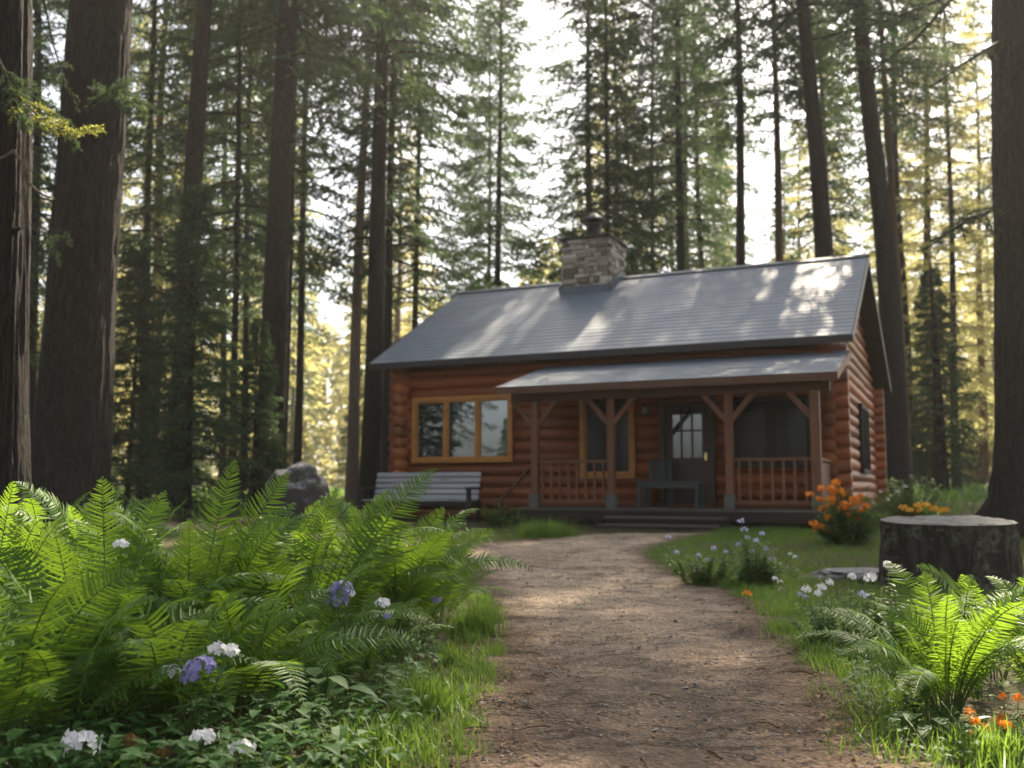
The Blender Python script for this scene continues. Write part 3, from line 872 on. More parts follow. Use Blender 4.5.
def trunk_mb(H, r0, seed, seg=14, n=18, flare=.35, kink=.06):
    mb = MB(); g = np.random.default_rng(seed)
    t = np.linspace(0, 1, n) ** 1.35; z = t * H
    r = r0 * (1 - .92 * t ** .9) + r0 * flare * np.exp(-z / (1.0 * max(.5, r0 * 2)))
    ph = g.uniform(0, 6.28, 4)
    x = kink * (np.sin(z * .35 + ph[0]) - math.sin(ph[0])) ; y = kink * (np.sin(z * .3 + ph[1]) - math.sin(ph[1]))
    z[0] = -.4
    mb.tube(np.stack([x, y, z], 1), np.maximum(r, .012), seg, False)
    return mb

protos = {}
def proto(key, H, r0, needle, bark, seed, **kw):
    nd = make_conifer(seed, H, **kw)
    protos[key] = (nd.build('crown', [needle, bark], None, False, link=False), trunk_mb(H, r0, seed).build('trunk', bark, None, True, link=False), H, r0)

proto('tall', 33, .30, M_needle, M_bark, 11, cb=7.5, Rr=3.8, nb=138, droop=.5)
proto('tall2', 36, .30, M_needle, M_bark, 12, cb=12, Rr=4.2, nb=125, droop=.5, shape=.7)
proto('high', 34, .30, M_needle, M_bark, 13, cb=15, Rr=4.2, nb=112, droop=.45, shape=.7, dead=18)
proto('sparse', 33, .30, M_needle, M_bark, 23, cb=15, Rr=4.0, nb=104, droop=.45, shape=.7, dead=18, ragged=.6)
proto('spire', 31, .25, M_needle, M_bark, 14, cb=4.5, Rr=3.7, nb=155, droop=.4, shape=.85)
proto('young', 11, .12, M_needle, M_bark, 15, cb=.8, Rr=2.3, nb=120, droop=.3, leaf=(.22, .06), shape=.9)
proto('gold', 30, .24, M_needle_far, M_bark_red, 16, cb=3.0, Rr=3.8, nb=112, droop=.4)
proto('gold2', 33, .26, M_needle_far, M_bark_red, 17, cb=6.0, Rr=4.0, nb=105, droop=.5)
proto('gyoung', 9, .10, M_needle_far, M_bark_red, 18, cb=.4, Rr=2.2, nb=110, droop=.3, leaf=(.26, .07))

def tree(key, loc, r0, label, lean=(0, 0), scale=1.0, rz=None, group=None, bark=None, crown=True, tk=None, name='conifer_tree'):
    nd, tr, H, rp = protos[key]
    e = empty(name, loc, label, 'tree', group, rz=0)
    # lean: sideways shift per metre of height
    ax = Vector((0, 0, 1)); d = Vector((lean[0], lean[1], 1)).normalized()
    q = ax.rotation_difference(d)
    e.rotation_mode = 'QUATERNION'
    e.rotation_quaternion = q @ Matrix.Rotation(rng.uniform(0, 6.28) if rz is None else rz, 3, 'Z').to_quaternion()
    e.scale = (scale,) * 3
    t = child_copy(tr, e, 'trunk'); f = r0 / rp / scale; t.scale = (f, f, 1)
    if bark is not None:
        me = tr.data.copy(); me.materials.clear(); me.materials.append(bark); t.data = me
    if crown:
        child_copy(nd, e, 'crown')
    return e

def ptree(key, px_base, Y, px_top, width, label, **kw):
    """trunk from picture column px_base at the horizon to px_top at the top edge"""
    b = at(px_base, Y); a = at3(px_base, 490, Y); t = at3(px_top, 0, Y)
    lean = ((t.x - a.x) / (t.z - a.z), 0)
    r = width / FPX * Y / 2
    return tree(kw.pop('k', key), (b.x, b.y, b.z - .05), r, label, lean, **kw)

# big trunks close to the camera: own meshes with rugged bark
def big_trunk(name, px_base, Y, px_top, width, H, label, seed, mat=M_bark_near, flare=.45, seg=120):
    b = at(px_base, Y); a = at3(px_base, 490, Y); t = at3(px_top, 0, Y)
    lean = (t.x - a.x) / (t.z - a.z)
    e = empty(name, (b.x, b.y, b.z), label, 'tree')
    r0 = width / FPX * Y / 2
    z = np.concatenate([np.linspace(-.3, 9, 150), np.linspace(9.3, H, 30)])
    r = r0 * (1 - .8 * (np.clip(z, 0, None) / H)) + r0 * flare * np.exp(-np.clip(z, 0, None) / .45)
    P = np.stack([z * lean, 0 * z, z], 1)
    def fn(rr, th, P):
        out = rr.copy()
        for i in range(rr.shape[0]):
            q = P[i][2]
            for j in range(rr.shape[1]):
                c, s = math.cos(th[i, j]), math.sin(th[i, j])
                fl = math.exp(-max(q, 0) / .5) * .22 * math.sin(th[i, j] * 5 + seed)
                rid = abs(noise.noise(Vector((c * 5.2 + seed, s * 5.2, q * .55)))) 
                out[i, j] = rr[i, j] * (1 + fl + .07 * noise.noise(Vector((c * 1.5, s * 1.5, q * .5 + seed))) - .075 * (1 - min(1, rid * 4)) + .03 * noise.noise(Vector((c * 14, s * 14, q * 3))))
        return out
    mb = MB(); mb.tube(P, r, seg, False, fn)
    g = np.random.default_rng(int(seed * 10))
    for q in range(9):
        zz, a = g.uniform(1.2, 8.5), g.uniform(3.3, 6.1); c0 = np.array([zz * lean, 0, zz]); rr0 = r0 * (1 - .8 * zz / H) * .93; l = g.uniform(.05, .3)
        d = np.array([math.cos(a), math.sin(a), g.uniform(-.25, .2)])
        mb.tube([c0 + d * (rr0 - .05), c0 + d * rr0, c0 + d * (rr0 + l * .5), c0 + d * (rr0 + l) + [0, 0, g.uniform(-.05, .03)]], [.055, .035, .022, .010], 7)
    mb.build('trunk', mat, e, True)
    return e, r0, lean

t1, r1, l1 = big_trunk('conifer_tree', -6, 7.5, 4, 70, 30, 'rough dark trunk cut by the left picture edge with a lit twig', 1.0)
t2, r2, l2 = big_trunk('conifer_tree', 66, 14, 101, 74, 36, 'massive dark trunk behind the ferns, second from the left edge', 2.0)
t16, r16, l16 = big_trunk('conifer_tree', 1050, 15.5, 1030, 96, 36, 'massive ridged trunk at the right picture edge beyond the stump', 3.0)

HERO = [
 ('high', 178, 22, 204, 25, 'dark straight trunk with a young fir growing at its foot', {}),
 ('tall2', 265, 25, 290, 32, 'thick grey brown trunk left of the boulder with high crown', {}),
 ('high', 281, 33, 296, 9, 'slim trunk close behind the thick grey brown trunk', {}),
 ('tall', 296, 36, 309, 9, 'slim dark trunk rising just behind the boulder', {}),
 ('high', 352, 33, 370, 13, 'pale brown slender trunk left of the cabin corner', dict(bark=M_bark_pale)),
 ('tall2', 369, 28, 385, 22, 'dark tall trunk right behind the left end of the cabin', {}),
 ('tall', 385, 33, 396, 11, 'thin dark trunk touching the right of the trunk at the cabin end', {}),
 ('tall', 413, 38, 421, 8, 'thin trunk seen over the left slope of the roof', {}),
 ('spire', 497, 44, 501, 10, 'tall spruce with full pointed crown against the bright sky', {}),
 ('spire', 488, 50, 491, 7, 'thinner spruce half hidden behind the spruce against the sky', {}),
 ('tall', 590, 42, 588, 11, 'straight dark trunk rising just left of the chimney pipe', {}),
 ('spire', 607, 40, 606, 9, 'straight dark trunk rising just right of the chimney pipe', {}),
 ('tall', 653, 46, 652, 7, 'very thin trunk over the roof ridge right of the chimney', {}),
 ('tall2', 680, 42, 677, 12, 'brown trunk over the roof ridge, second right of the chimney', {}),
 ('high', 745, 36, 738, 13, 'dark trunk with drooping dark boughs over the middle of the ridge', dict()),
 ('high', 784, 40, 774, 12, 'reddish brown trunk over the right half of the roof', dict(bark=M_bark_red)),
 ('sparse', 838, 31, 803, 25, 'thick leaning dark trunk over the right half of the roof', {}),
 ('high', 897, 34, 860, 28, 'thick leaning dark trunk rising behind the right gable', {}),
 ('high', 908, 38, 880, 11, 'slim red brown trunk just right of the gable trunk', dict(bark=M_bark_red)),
 ('spire', 150, 40, 165, 14, 'warm brown trunk glowing between the two dark left trunks', dict(bark=M_bark_red, k='gold2')),
 ('tall', 243, 38, 252, 8, 'thin trunk left of the thick grey brown trunk', {}),
 ('tall', 222, 44, 228, 8, 'thin trunk midway between the young fir and the thick trunk', {}),
 ('tall', 30, 30, 38, 12, 'dark trunk showing in the gap between the two left edge trunks', {}),
 ('tall', 142, 34, 155, 10, 'dark boughed trunk beside the right flank of the massive trunk', {}),
 ('spire', -30, 27, -20, 12, 'dark boughed spruce cut by the left picture edge', {}),
 ('tall', 100, 46, 112, 9, 'conifer almost hidden behind the massive trunk', {}),
 ('tall', 232, 31, 240, 8, 'slim boughed trunk between the dark trunk and the thick trunk', {}),
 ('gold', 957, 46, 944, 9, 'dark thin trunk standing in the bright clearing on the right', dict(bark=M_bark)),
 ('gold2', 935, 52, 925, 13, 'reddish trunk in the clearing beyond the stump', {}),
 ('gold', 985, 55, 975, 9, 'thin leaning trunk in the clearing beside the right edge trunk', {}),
]
for key, pb, Y, pt, w, lab, kw in HERO:
    ptree(key, pb, Y, pt, w, lab, **dict(kw))

# young firs
for px_, Y, s, lab in ((188, 19.5, .62, 'young blue green fir in front of the dark left trunk'), (255, 22.5, .42, 'small fir at the foot of the thick grey brown trunk'), (128, 24, .6, 'young fir between the massive trunk and the dark trunk')):
    b = at(px_, Y); tree('young', b, .07, lab, scale=s, name='fir_tree')

# trees that stand deeper in the wood
placed = [(o.location.x, o.location.y) for o in COL.objects if o.type == 'EMPTY' and o.get('category') == 'tree']
def scatter(n, y0, y1, keys, group, label, px0=-140, px1=1160, mind=2.6, smin=.85, smax=1.15, avoid=None):
    c = 0; tries = 0
    while c < n and tries < 6000:
        tries += 1
        Y = math.sqrt(rng.uniform(y0 ** 2, y1 ** 2)); px_ = rng.uniform(px0, px1)
        x = (px_ - 512) / 990 * Y
        if avoid and avoid(px_, Y, x): continue
        if any((x - a) ** 2 + (Y - b) ** 2 < mind ** 2 for a, b in placed): continue
        dx, dy = x - OX, Y - OY
        lx = dx * math.cos(TH) + dy * math.sin(TH); ly = -dx * math.sin(TH) + dy * math.cos(TH)
        if -13.5 < lx < 3 and -6 < ly < 13: continue
        placed.append((x, Y)); c += 1
        k = keys[int(rng.integers(len(keys)))]
        tree(k, (x, Y, gz(x, Y) - .05), rng.uniform(.16, .36), label, (rng.uniform(-.015, .015), rng.uniform(-.015, .015)), rng.uniform(smin, smax), group=group)
gap = lambda px_, Y, x: 425 < px_ < 575 and Y < 75
scatter(2, 42, 62, ['tall', 'tall2', 'spire', 'gold2'], 'dark conifers deep in the wood left of the cabin', 'dark conifer deep in the wood left of the cabin', -100, 425)
scatter(5, 46, 66, ['tall', 'tall2', 'gold', 'spire'], 'dark conifers beyond the roof ridge', 'dark conifer deep in the wood beyond the roof ridge', 575, 880)
scatter(4, 42, 62, ['tall2', 'gold2', 'high'], 'conifers beyond the right gable', 'conifer deep in the wood beyond the right gable', 900, 1150)
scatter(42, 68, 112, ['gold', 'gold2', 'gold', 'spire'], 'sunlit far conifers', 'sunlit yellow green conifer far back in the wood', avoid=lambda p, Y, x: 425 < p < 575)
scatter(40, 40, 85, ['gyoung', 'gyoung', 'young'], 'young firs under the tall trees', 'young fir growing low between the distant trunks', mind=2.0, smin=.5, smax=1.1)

for x_, y_, k_, sc_ in ((-37.4, -5, 'spire', 1.0), (-41, 3, 'spire', .9), (-44, -2, 'tall', 1.0), (-29, 6.5, 'tall', .9), (-33, 12, 'spire', 1.0), (-7, -7, 'tall', 1.0), (8, -9, 'tall2', 1.0), (1, -16, 'spire', 1.0), (16, -5, 'tall', 1.0), (19, 5, 'tall2', 1.0), (-16, -13, 'tall', 1.0), (24, 14, 'tall', 1.0), (-16, 1, 'tall2', 1.0), (12, 1, 'high', .9), (-11, 9.5, 'high', 1.0)):  # unseen trees added to cut the sky light and fill the pane reflections
    tree(k_, (x_, y_, gz(x_, y_) - .05), .3, 'tall unseen conifer added for its shade and reflection', (0, 0), sc_, group='added conifers outside the view')
tree('young', (-30.2, -4.2, gz(-30, -4) - .05), .1, 'low unseen young fir added for the window reflection', (0, 0), .5)  # unseen fir added to shape what the window panes reflect
# far wood that closes the view, one mass
fm = MB()
for i in range(170):
    Y = rng.uniform(112, 165); px_ = rng.uniform(-160, 1190); x = (px_ - 512) / 990 * Y; zb = gz(x, Y)
    H = rng.uniform(20, 30); n = 420
    u = rng.random(n) ** .8; a = rng.uniform(0, 6.28, n); rr = (4.2 * (1 - u) + .3) * np.sqrt(rng.random(n))
    b = np.stack([x + np.cos(a) * rr, Y + np.sin(a) * rr, zb + H * u], 1)
    d = np.stack([np.cos(a), np.sin(a), -.5 + 0 * a], 1) + rng.normal(0, .3, (n, 3))
    leaf_quads(fm, b, d, rng.uniform(.9, 1.9, n), rng.uniform(.35, .7, n), rng, np.clip(rng.normal(.5, .25, n), 0, 1))
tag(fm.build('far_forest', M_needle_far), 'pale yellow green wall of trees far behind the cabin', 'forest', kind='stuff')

# ------------------------------------------------------------------ near boughs
def sprig(nd, tw, P, rad, lat=10, latlen=.22, nl=.022, seed=0, levels=1, dens=90):
    """a twig with side twigs covered in short needles"""
    g = np.random.default_rng(seed)
    P = np.asarray(P, float); n = len(P); s = np.linspace(0, 1, n)
    tw.tube(P, np.linspace(rad, rad * .3, n), 6, False)
    stems = [(P, rad)]
    tan = nrmz(np.gradient(P, axis=0))
    L = np.linalg.norm(np.diff(P, axis=0), axis=1).sum()
    for i in range(lat):
        q = .12 + .86 * i / lat; sg = 1 if i % 2 else -1
        p = np.array([np.interp(q, s, P[:, k]) for k in range(3)]); t = nrmz(np.array([np.interp(q, s, tan[:, k]) for k in range(3)]))
        sd = nrmz(np.cross(t, np.array([0, -.4, 1.0]))) * sg
        l = latlen * (1.05 - q * .8) * g.uniform(.7, 1.15)
        d = nrmz(t * .8 + sd * .75 + g.normal(0, .22, 3))
        Q = np.array([p + d * l * k + np.array([0, 0, -.25 * l * k * k]) for k in np.linspace(0, 1, 5)])
        tw.tube(Q, np.linspace(rad * .45, rad * .15, 5), 5, False); stems.append((Q, rad * .4))
        if levels > 1:
            for m in range(6):
                qq = .2 + .75 * m / 6; p2 = p + d * l * qq; sd2 = nrmz(np.cross(d, np.array([0, -.4, 1.0]))) * (1 if m % 2 else -1)
                d2 = nrmz(d * .8 + sd2 * .7 + g.normal(0, .2, 3)); l2 = l * .42 * (1.1 - qq)
                Q2 = np.array([p2 + d2 * l2 * k + np.array([0, 0, -.2 * l2 * k * k]) for k in np.linspace(0, 1, 4)])
                tw.tube(Q2, np.linspace(rad * .25, rad * .1, 4), 4, False); stems.append((Q2, rad * .2))
    for Q, r in stems:
        l = np.linalg.norm(np.diff(Q, axis=0), axis=1).sum(); m = max(6, int(l * dens * 4))
        f = g.random(m); k = np.linspace(0, 1, len(Q))
        b = np.stack([np.interp(f, k, Q[:, c]) for c in range(3)], 1)
        t = nrmz(np.stack([np.interp(f, k, np.gradient(Q[:, c])) for c in range(3)], 1))
        d = nrmz(t * .7 + nrmz(g.normal(size=(m, 3))) * .85)
        leaf_quads(nd, b, d, nl * g.uniform(.7, 1.2, m), nl * .13, g, np.clip(g.normal(.6, .2, m), 0, 1))

def bough(parent, pts, Y, rad, seed, lat=14, latlen=.3, nl=.035, levels=2, dens=60, mat=None, bark=M_bark, name='bough'):
    base = Vector(parent.location)
    P = [np.array(at3(px_, py_, Y + dy) - base) for px_, py_, dy in pts]
    P = np.array(P); k = np.linspace(0, 1, len(P)); kk = np.linspace(0, 1, 10)
    P = np.stack([np.interp(kk, k, P[:, c]) for c in range(3)], 1)
    nd, tw = MB(), MB()
    sprig(nd, tw, P, rad, lat, latlen, nl, seed, levels, dens)
    nd.cur = 1
    V = np.vstack(tw.v); nd.add(V, [f for f in tw.f], np.concatenate(tw.attr))
    return nd.build(name, [mat or M_needle, bark], parent)
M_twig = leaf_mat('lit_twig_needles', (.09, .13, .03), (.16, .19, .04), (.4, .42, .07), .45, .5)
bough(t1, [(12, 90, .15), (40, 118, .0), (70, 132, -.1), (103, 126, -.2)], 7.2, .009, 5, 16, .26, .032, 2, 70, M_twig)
bough(t1, [(5, 70, .2), (30, 95, .1), (60, 120, .1), (80, 150, .1)], 7.3, .009, 6, 14, .24, .032, 2, 70)
bough(t1, [(0, 60, -.2), (10, 85, -.3), (18, 110, -.35), (28, 130, -.4)], 7.2, .008, 7, 12, .22, .03, 2, 70)
bough(t1, [(44, 0, 3.0), (52, 40, 3.0), (64, 80, 3.0), (78, 110, 3.0)], 7.3, .012, 8, 5, .35, .04, 1, 40)
bough(t2, [(85, 110, -.9), (110, 90, -1.3), (130, 100, -1.5), (142, 112, -1.6)], 14, .02, 9, 18, .6, .06, 2, 45)
bough(t2, [(70, 60, -.8), (40, 70, -1.2), (20, 100, -1.5), (0, 150, -1.8)], 14, .02, 10, 18, .6, .06, 2, 45)
bough(t2, [(60, 220, -.8), (45, 240, -1.1), (30, 262, -1.3), (10, 280, -1.5)], 14, .018, 11, 16, .5, .06, 2, 45)
mb = MB(); b0 = Vector(t1.location)
for pts in ([(14, 150), (18, 158), (26, 166), (32, 172)], [(14, 150), (6, 156), (0, 158), (-5, 166)], [(28, 182), (36, 190), (45, 196), (56, 199)]):
    mb.tube(np.array([np.array(at3(a, b, 7.05) - b0) for a, b in pts]), [.012, .01, .007, .003], 6, False)
mb.build('dead_twig', M_bark_pale, t1, True)
# boughs of the right edge tree
bough(t16, [(1010, 38, 0), (985, 50, -.3), (960, 66, -.5), (935, 85, -.8)], 15.3, .035, 12, 8, .5, .06, 1, 18)
bough(t16, [(1000, -70, 0), (960, -10, -.4), (915, 40, -.8), (873, 70, -1.0)], 15.3, .04, 13, 10, .6, .06, 1, 20)
bough(t16, [(990, -60, 0), (940, 0, -.5), (890, 20, -1.0), (820, 38, -1.5)], 15.3, .04, 14, 16, .8, .07, 2, 25)
bough(t16, [(1000, 200, 0), (985, 215, -.3), (960, 225, -.6), (925, 250, -.9)], 15.8, .03, 15, 16, .7, .07, 2, 30)
mb = MB()
kp = at3(1004, 45, 15.25) - Vector(t16.location)
mb.tube([kp + Vector((.1, .3, 0)), kp + Vector((.08, .06, 0)), kp + Vector((.05, -.03, -.02)), kp + Vector((.05, .02, -.02))], [.22, .17, .10, .05], 14, True); mb.build('knot', M_bark_near, t16, True)

# ------------------------------------------------------------------ ferns
def frond_mesh(P0, P3, width, nface, g, npair=44, ns=9, sag=.0, arch=.12, t0=.16):
    """one fern frond: curved stalk with tapering, toothed leaflets on both sides. nface: the way its face looks"""
    P0 = np.array(P0, float); P3 = np.array(P3, float); d = P3 - P0; L = np.linalg.norm(d)
    dh = d * np.array([1, 1, 0])
    P1 = P0 + d * .33 + np.array([0, 0, arch * L]) - dh * .14
    P2 = P0 + d * .70 + np.array([0, 0, (arch * .95 + sag) * L]) - dh * .06
    def bez(t):
        t = t[:, None]; return (1 - t) ** 3 * P0 + 3 * (1 - t) ** 2 * t * P1 + 3 * (1 - t) * t * t * P2 + t ** 3 * P3
    t = np.linspace(0, 1, 160); C = bez(t)
    mbl, mbs = MB(), MB()
    ti = np.linspace(0, 1, 22); Q = bez(ti)
    mbs.tube(Q, .0042 * (1 - .85 * ti) * (L / 1.0) ** .5 + .0006, 5, False, var=g.random())
    tp = t0 + (1 - t0) * np.linspace(0, 1, npair) ** .96 * .985
    B = bez(tp); T = nrmz(bez(np.minimum(1, tp + .01)) - bez(tp - .01))
    N0 = np.array(nface, float); S = nrmz(np.cross(T, N0[None])); N = np.cross(S, T)
    q = (tp - t0) / (1 - t0)
    prof = np.minimum(1, .50 + q * 2.6) * (1 - q ** 1.7) ** .9 + .02
    Lp = width * prof
    spacing = L * (1 - t0) / npair
    wp = spacing * .37 * np.minimum(1, .55 + prof * .6)
    tone = g.uniform(.15, .85)
    s = np.linspace(0, 1, ns)
    shp = np.where(s < .12, .72, 1) * (1 - s ** 2.2) ** .8
    tooth = np.where(np.arange(ns) % 2 == 0, 1.0, .68)
    for sg in (-1, 1):
        k = npair
        ang = (.10 + .42 * q + g.normal(0, .05, k))
        D = nrmz(sg * S * np.cos(ang)[:, None] + T * np.sin(ang)[:, None])
        lp = Lp * g.uniform(.88, 1.08, k)
        curl = g.normal(.10, .10, k) ; fw = g.normal(.10, .05, k)
        off = (g.random(k) - .5) * spacing * .4
        cen = (B + T * off[:, None])[:, None] + D[:, None] * (lp[:, None] * s[None])[..., None] - N[:, None] * (curl[:, None] * lp[:, None] * s[None] ** 2)[..., None] + T[:, None] * (fw[:, None] * lp[:, None] * s[None] ** 2)[..., None]
        E = nrmz(np.cross(N, D))
        w = wp[:, None] * (shp * tooth)[None] + .0006
        roll = g.normal(0, .22, k)
        E2 = E * np.cos(roll)[:, None] + N * np.sin(roll)[:, None]
        up = N[:, None] * (w * .28)[..., None]
        A = cen + E2[:, None] * w[..., None] + up; Bm = cen - E2[:, None] * w[..., None] + up
        V = np.stack([A, cen, Bm], 2).reshape(-1, 3)
        base = (np.arange(k)[:, None] * ns + np.arange(ns - 1)[None]).reshape(-1) * 3
        F = np.concatenate([np.stack([base, base + 3, base + 4, base + 1], 1), np.stack([base + 1, base + 4, base + 5, base + 2], 1)])
        var = np.repeat(np.clip(tone + .25 * (q - .5) + g.normal(0, .08, k), 0, 1), ns * 3)
        mbl.add(V, F, var)
    return mbl, mbs

def add_frond(plant, P0, P3, width, nface, g, old=False, **kw):
    base = np.array(plant.location)
    l, s = frond_mesh(np.array(P0) - base, np.array(P3) - base, width, nface, g, **kw)
    f = l.build('frond', M_fern_old if old else M_fern, plant)
    s.build('stalk', M_rachis, f, True)

def fern_plant(X, Y, n, Lr, g, label, el=(35, 78), azr=(0, 360), group=None, tipz=None, npair=36, wr=(.115, .16)):
    z0 = gz(X, Y)
    e = empty('fern', (X, Y, z0), label, 'fern', group)
    a0 = g.uniform(0, 360)
    for i in range(n):
        az = R(azr[0] + (azr[1] - azr[0]) * ((i + g.uniform(.1, .9)) / n)) + (R(a0) if azr == (0, 360) else 0)
        elv = R(g.uniform(*el)); L = g.uniform(*Lr)
        d = np.array([math.cos(az) * math.cos(elv), math.sin(az) * math.cos(elv), math.sin(elv)])
        P0 = np.array([X + math.cos(az) * .05, Y + math.sin(az) * .05, z0])
        P3 = P0 + d * L; P3[2] = max(P3[2], z0 + .12)
        nf = np.array([-d[0] * .5 + g.normal(0, .25), -d[1] * .5 - .45 + g.normal(0, .2), .55 + .6 * math.cos(elv)])
        add_frond(e, P0, P3, L * g.uniform(*wr), nf, g, npair=npair, arch=g.uniform(.10, .22) + .16 * math.cos(elv), sag=g.uniform(-.04, .04), old=(elv < R(45) and g.random() < .015))
    return e

gF = np.random.default_rng(21)
def gxy(px_, Y): return (px_ - 512) / 990 * Y, Y
PL = {}
for key, px_, Y, n, Lr, lab in (
    ('A', 95, 4.25, 20, (.75, 1.05), 'large fern with a tall pale frond, front left of the fern bank'),
    ('B', 205, 4.85, 20, (.8, 1.1), 'tallest bright green fern in the middle of the fern bank'),
    ('C', 305, 5.3, 20, (.75, 1.05), 'bright fern behind the purple flower cluster nearest the path'),
    ('D', 392, 6.1, 20, (.75, 1.05), 'fern with long arching fronds on the path side of the bank'),
    ('E', 2, 4.7, 13, (.75, 1.0), 'fern cut by the left picture edge under the rough trunk'),
    ('F', 440, 7.0, 12, (.45, .75), 'small low fern at the grassy path side end of the bank'),
    ('G', 110, 5.9, 12, (.8, 1.1), 'half hidden fern at the back of the bank before the massive trunk'),
    ('H', 265, 6.5, 13, (.8, 1.1), 'half hidden fern at the back of the bank before the boulder'),
    ('P', 55, 5.0, 14, (.75, 1.0), 'fern between the left edge fern and the large front fern'),
    ('Q', 150, 5.2, 14, (.8, 1.05), 'fern directly behind the tall pale frond'),
    ('S', 345, 6.0, 15, (.75, 1.0), 'bright fern in front of the bench side of the bank'),
    ('T', 420, 6.5, 14, (.5, .8), 'small arching fern next to the low one at the path end'),
    ('U', 250, 4.3, 13, (.6, .85), 'shaded fern behind the white and violet heads'),
    ('V', 75, 3.75, 12, (.55, .8), 'dark shaded fern above the nearest white flower cluster'),
    ('Z', 20, 6.4, 12, (.8, 1.1), 'half hidden fern at the back beneath the rough left trunk'),
    ('X', 300, 4.7, 16, (.5, .75), 'low spreading fern beneath the bright fern behind the violet spike'),
    ('Y', 215, 4.15, 16, (.5, .72), 'low spreading fern just behind the violet and white heads'),
    ('I', 10, 3.55, 12, (.55, .85), 'dark shaded fern in the lower left picture corner'),
    ('J', 170, 3.95, 11, (.5, .72), 'low fern with toothed fronds above the white flowers'),
    ('K', 355, 4.75, 8, (.4, .62), 'low fern beside the broad leaved plants near the path')):
    X, Yq = gxy(px_, Y)
    big = key in 'IJUVAK'
    PL[key] = fern_plant(X, Yq, n, Lr, gF, lab, el=(12, 60) if key in 'JUVKIXY' else (22, 68), npair=27 if big else 34, wr=(.16, .21) if key in 'IJUVK' else (.135, .185))
# tall fronds that make the outline of the bank
HF = [('E', 14, 481, 4.55, .125), ('A', 102, 477, 4.4, .14), ('A', 166, 490, 4.5, .125), ('B', 235, 460, 4.95, .14), ('B', 289, 472, 5.0, .14), ('C', 336, 489, 5.4, .125), ('C', 437, 468, 5.6, .15), ('C', 389, 490, 5.6, .12),
      ('D', 444, 507, 6.2, .15), ('D', 494, 529, 6.0, .13), ('D', 350, 505, 6.2, .12), ('C', 434, 620, 4.75, .12), ('J', 247, 590, 3.75, .11), ('I', 22, 600, 3.3, .12), ('A', 55, 535, 3.9, .12), ('E', 60, 520, 4.4, .12), ('J', 118, 590, 3.7, .12), ('G', 70, 505, 5.5, .12), ('B', 190, 520, 4.5, .13),
      ('C', 262, 535, 4.9, .13), ('D', 395, 548, 5.6, .13), ('K', 395, 640, 4.4, .09), ('K', 268, 655, 4.3, .07), ('A', 130, 620, 3.6, .11), ('H', 320, 500, 6.3, .12), ('I', -15, 560, 3.4, .12), ('F', 500, 570, 6.9, .08), ('F', 470, 545, 7.0, .09), ('D', 452, 530, 5.9, .13)]
for key, tx, ty, Y, w in HF:
    e = PL[key]; tip = np.array(at3(tx, ty, Y)); b = np.array(e.location) + np.array([gF.uniform(-.08, .08), gF.uniform(-.08, .05), 0])
    up = tip[2] - b[2]
    nf = np.array([gF.normal(0, .15), -1.0, .45])
    if up < .7: nf = np.array([gF.normal(0, .15), -.55, .9])
    add_frond(e, b, tip, w * (1.32 if w > .1 else 1.15) * np.linalg.norm(tip - b) ** .3, nf, gF, npair=46 if Y > 4.2 else 28, ns=11, arch=.10 if up > .7 else .2, sag=.02)

PRt = {}
for key, px_, Y, n, Lr, lab in (
    ('L', 935, 4.25, 30, (.52, .76), 'fern with spreading fronds right of the path before the stump'),
    ('M', 1040, 4.4, 20, (.5, .8), 'fern cut by the right picture edge above the orange flowers'),
    ('N', 985, 5.1, 12, (.45, .65), 'half hidden fern close in front of the stump')):
    X, Yq = gxy(px_, Y)
    PRt[key] = fern_plant(X, Yq, n, Lr, gF, lab, el=(14, 62))
for key, tx, ty, Y, w in (('N', 916, 566, 4.7, .12), ('L', 925, 572, 4.4, .12), ('L', 972, 575, 4.5, .13), ('M', 1003, 580, 4.6, .12), ('L', 838, 656, 4.05, .11), ('L', 868, 672, 3.95, .1), ('M', 1030, 590, 4.4, .13), ('L', 885, 610, 4.3, .12), ('L', 1000, 610, 3.9, .12), ('M', 1035, 640, 4.0, .12), ('L', 900, 690, 3.85, .1)):
    e = PRt[key]; tip = np.array(at3(tx, ty, Y)); b = np.array(e.location) + np.array([gF.uniform(-.06, .06), gF.uniform(-.06, .04), 0])
    up = tip[2] - b[2]
    add_frond(e, b, tip, w * 1.1, np.array([gF.normal(0, .2), -.8, .6]), gF, npair=46, ns=11, arch=.14 if up > .45 else .25, sag=.02)

# ------------------------------------------------------------------ flowers and leafy plants
def florets(mb, cen, R0, n, size, g, flat=.7, petals=5, hemi=True):
    n = max(5, int(n * .62)); size = size * 1.12
    for i in range(n):
        a = i * 2.39996 + g.uniform(-.4, .4); u = (i + g.random()) / n
        cz = 1 - u * (1.15 if hemi else 2); sr = math.sqrt(max(0, 1 - cz * cz))
        d = np.array([math.cos(a) * sr, math.sin(a) * sr, cz])
        c = np.array(cen) + d * np.array([R0, R0, R0 * flat]) * g.uniform(.72, 1.14)
        d = nrmz(d + g.normal(0, .3, 3)); e1 = nrmz(np.cross(d, [0.3, .2, 1.0])); e2 = np.cross(d, e1); ph = g.uniform(0, 6.28); var = g.random()
        for k in range(petals):
            b = ph + k * 2 * math.pi / petals
            r = e1 * math.cos(b) + e2 * math.sin(b); s_ = -e1 * math.sin(b) + e2 * math.cos(b)
            sz = size * g.uniform(.8, 1.15)
            sz *= 1.0; V = [c, c + r * sz * .6 + s_ * sz * .36 + d * sz * .15, c + r * sz + d * sz * .05, c + r * sz * .6 - s_ * sz * .36 + d * sz * .15]
            mb.add(V, np.array([[0, 1, 2, 3]]), var)

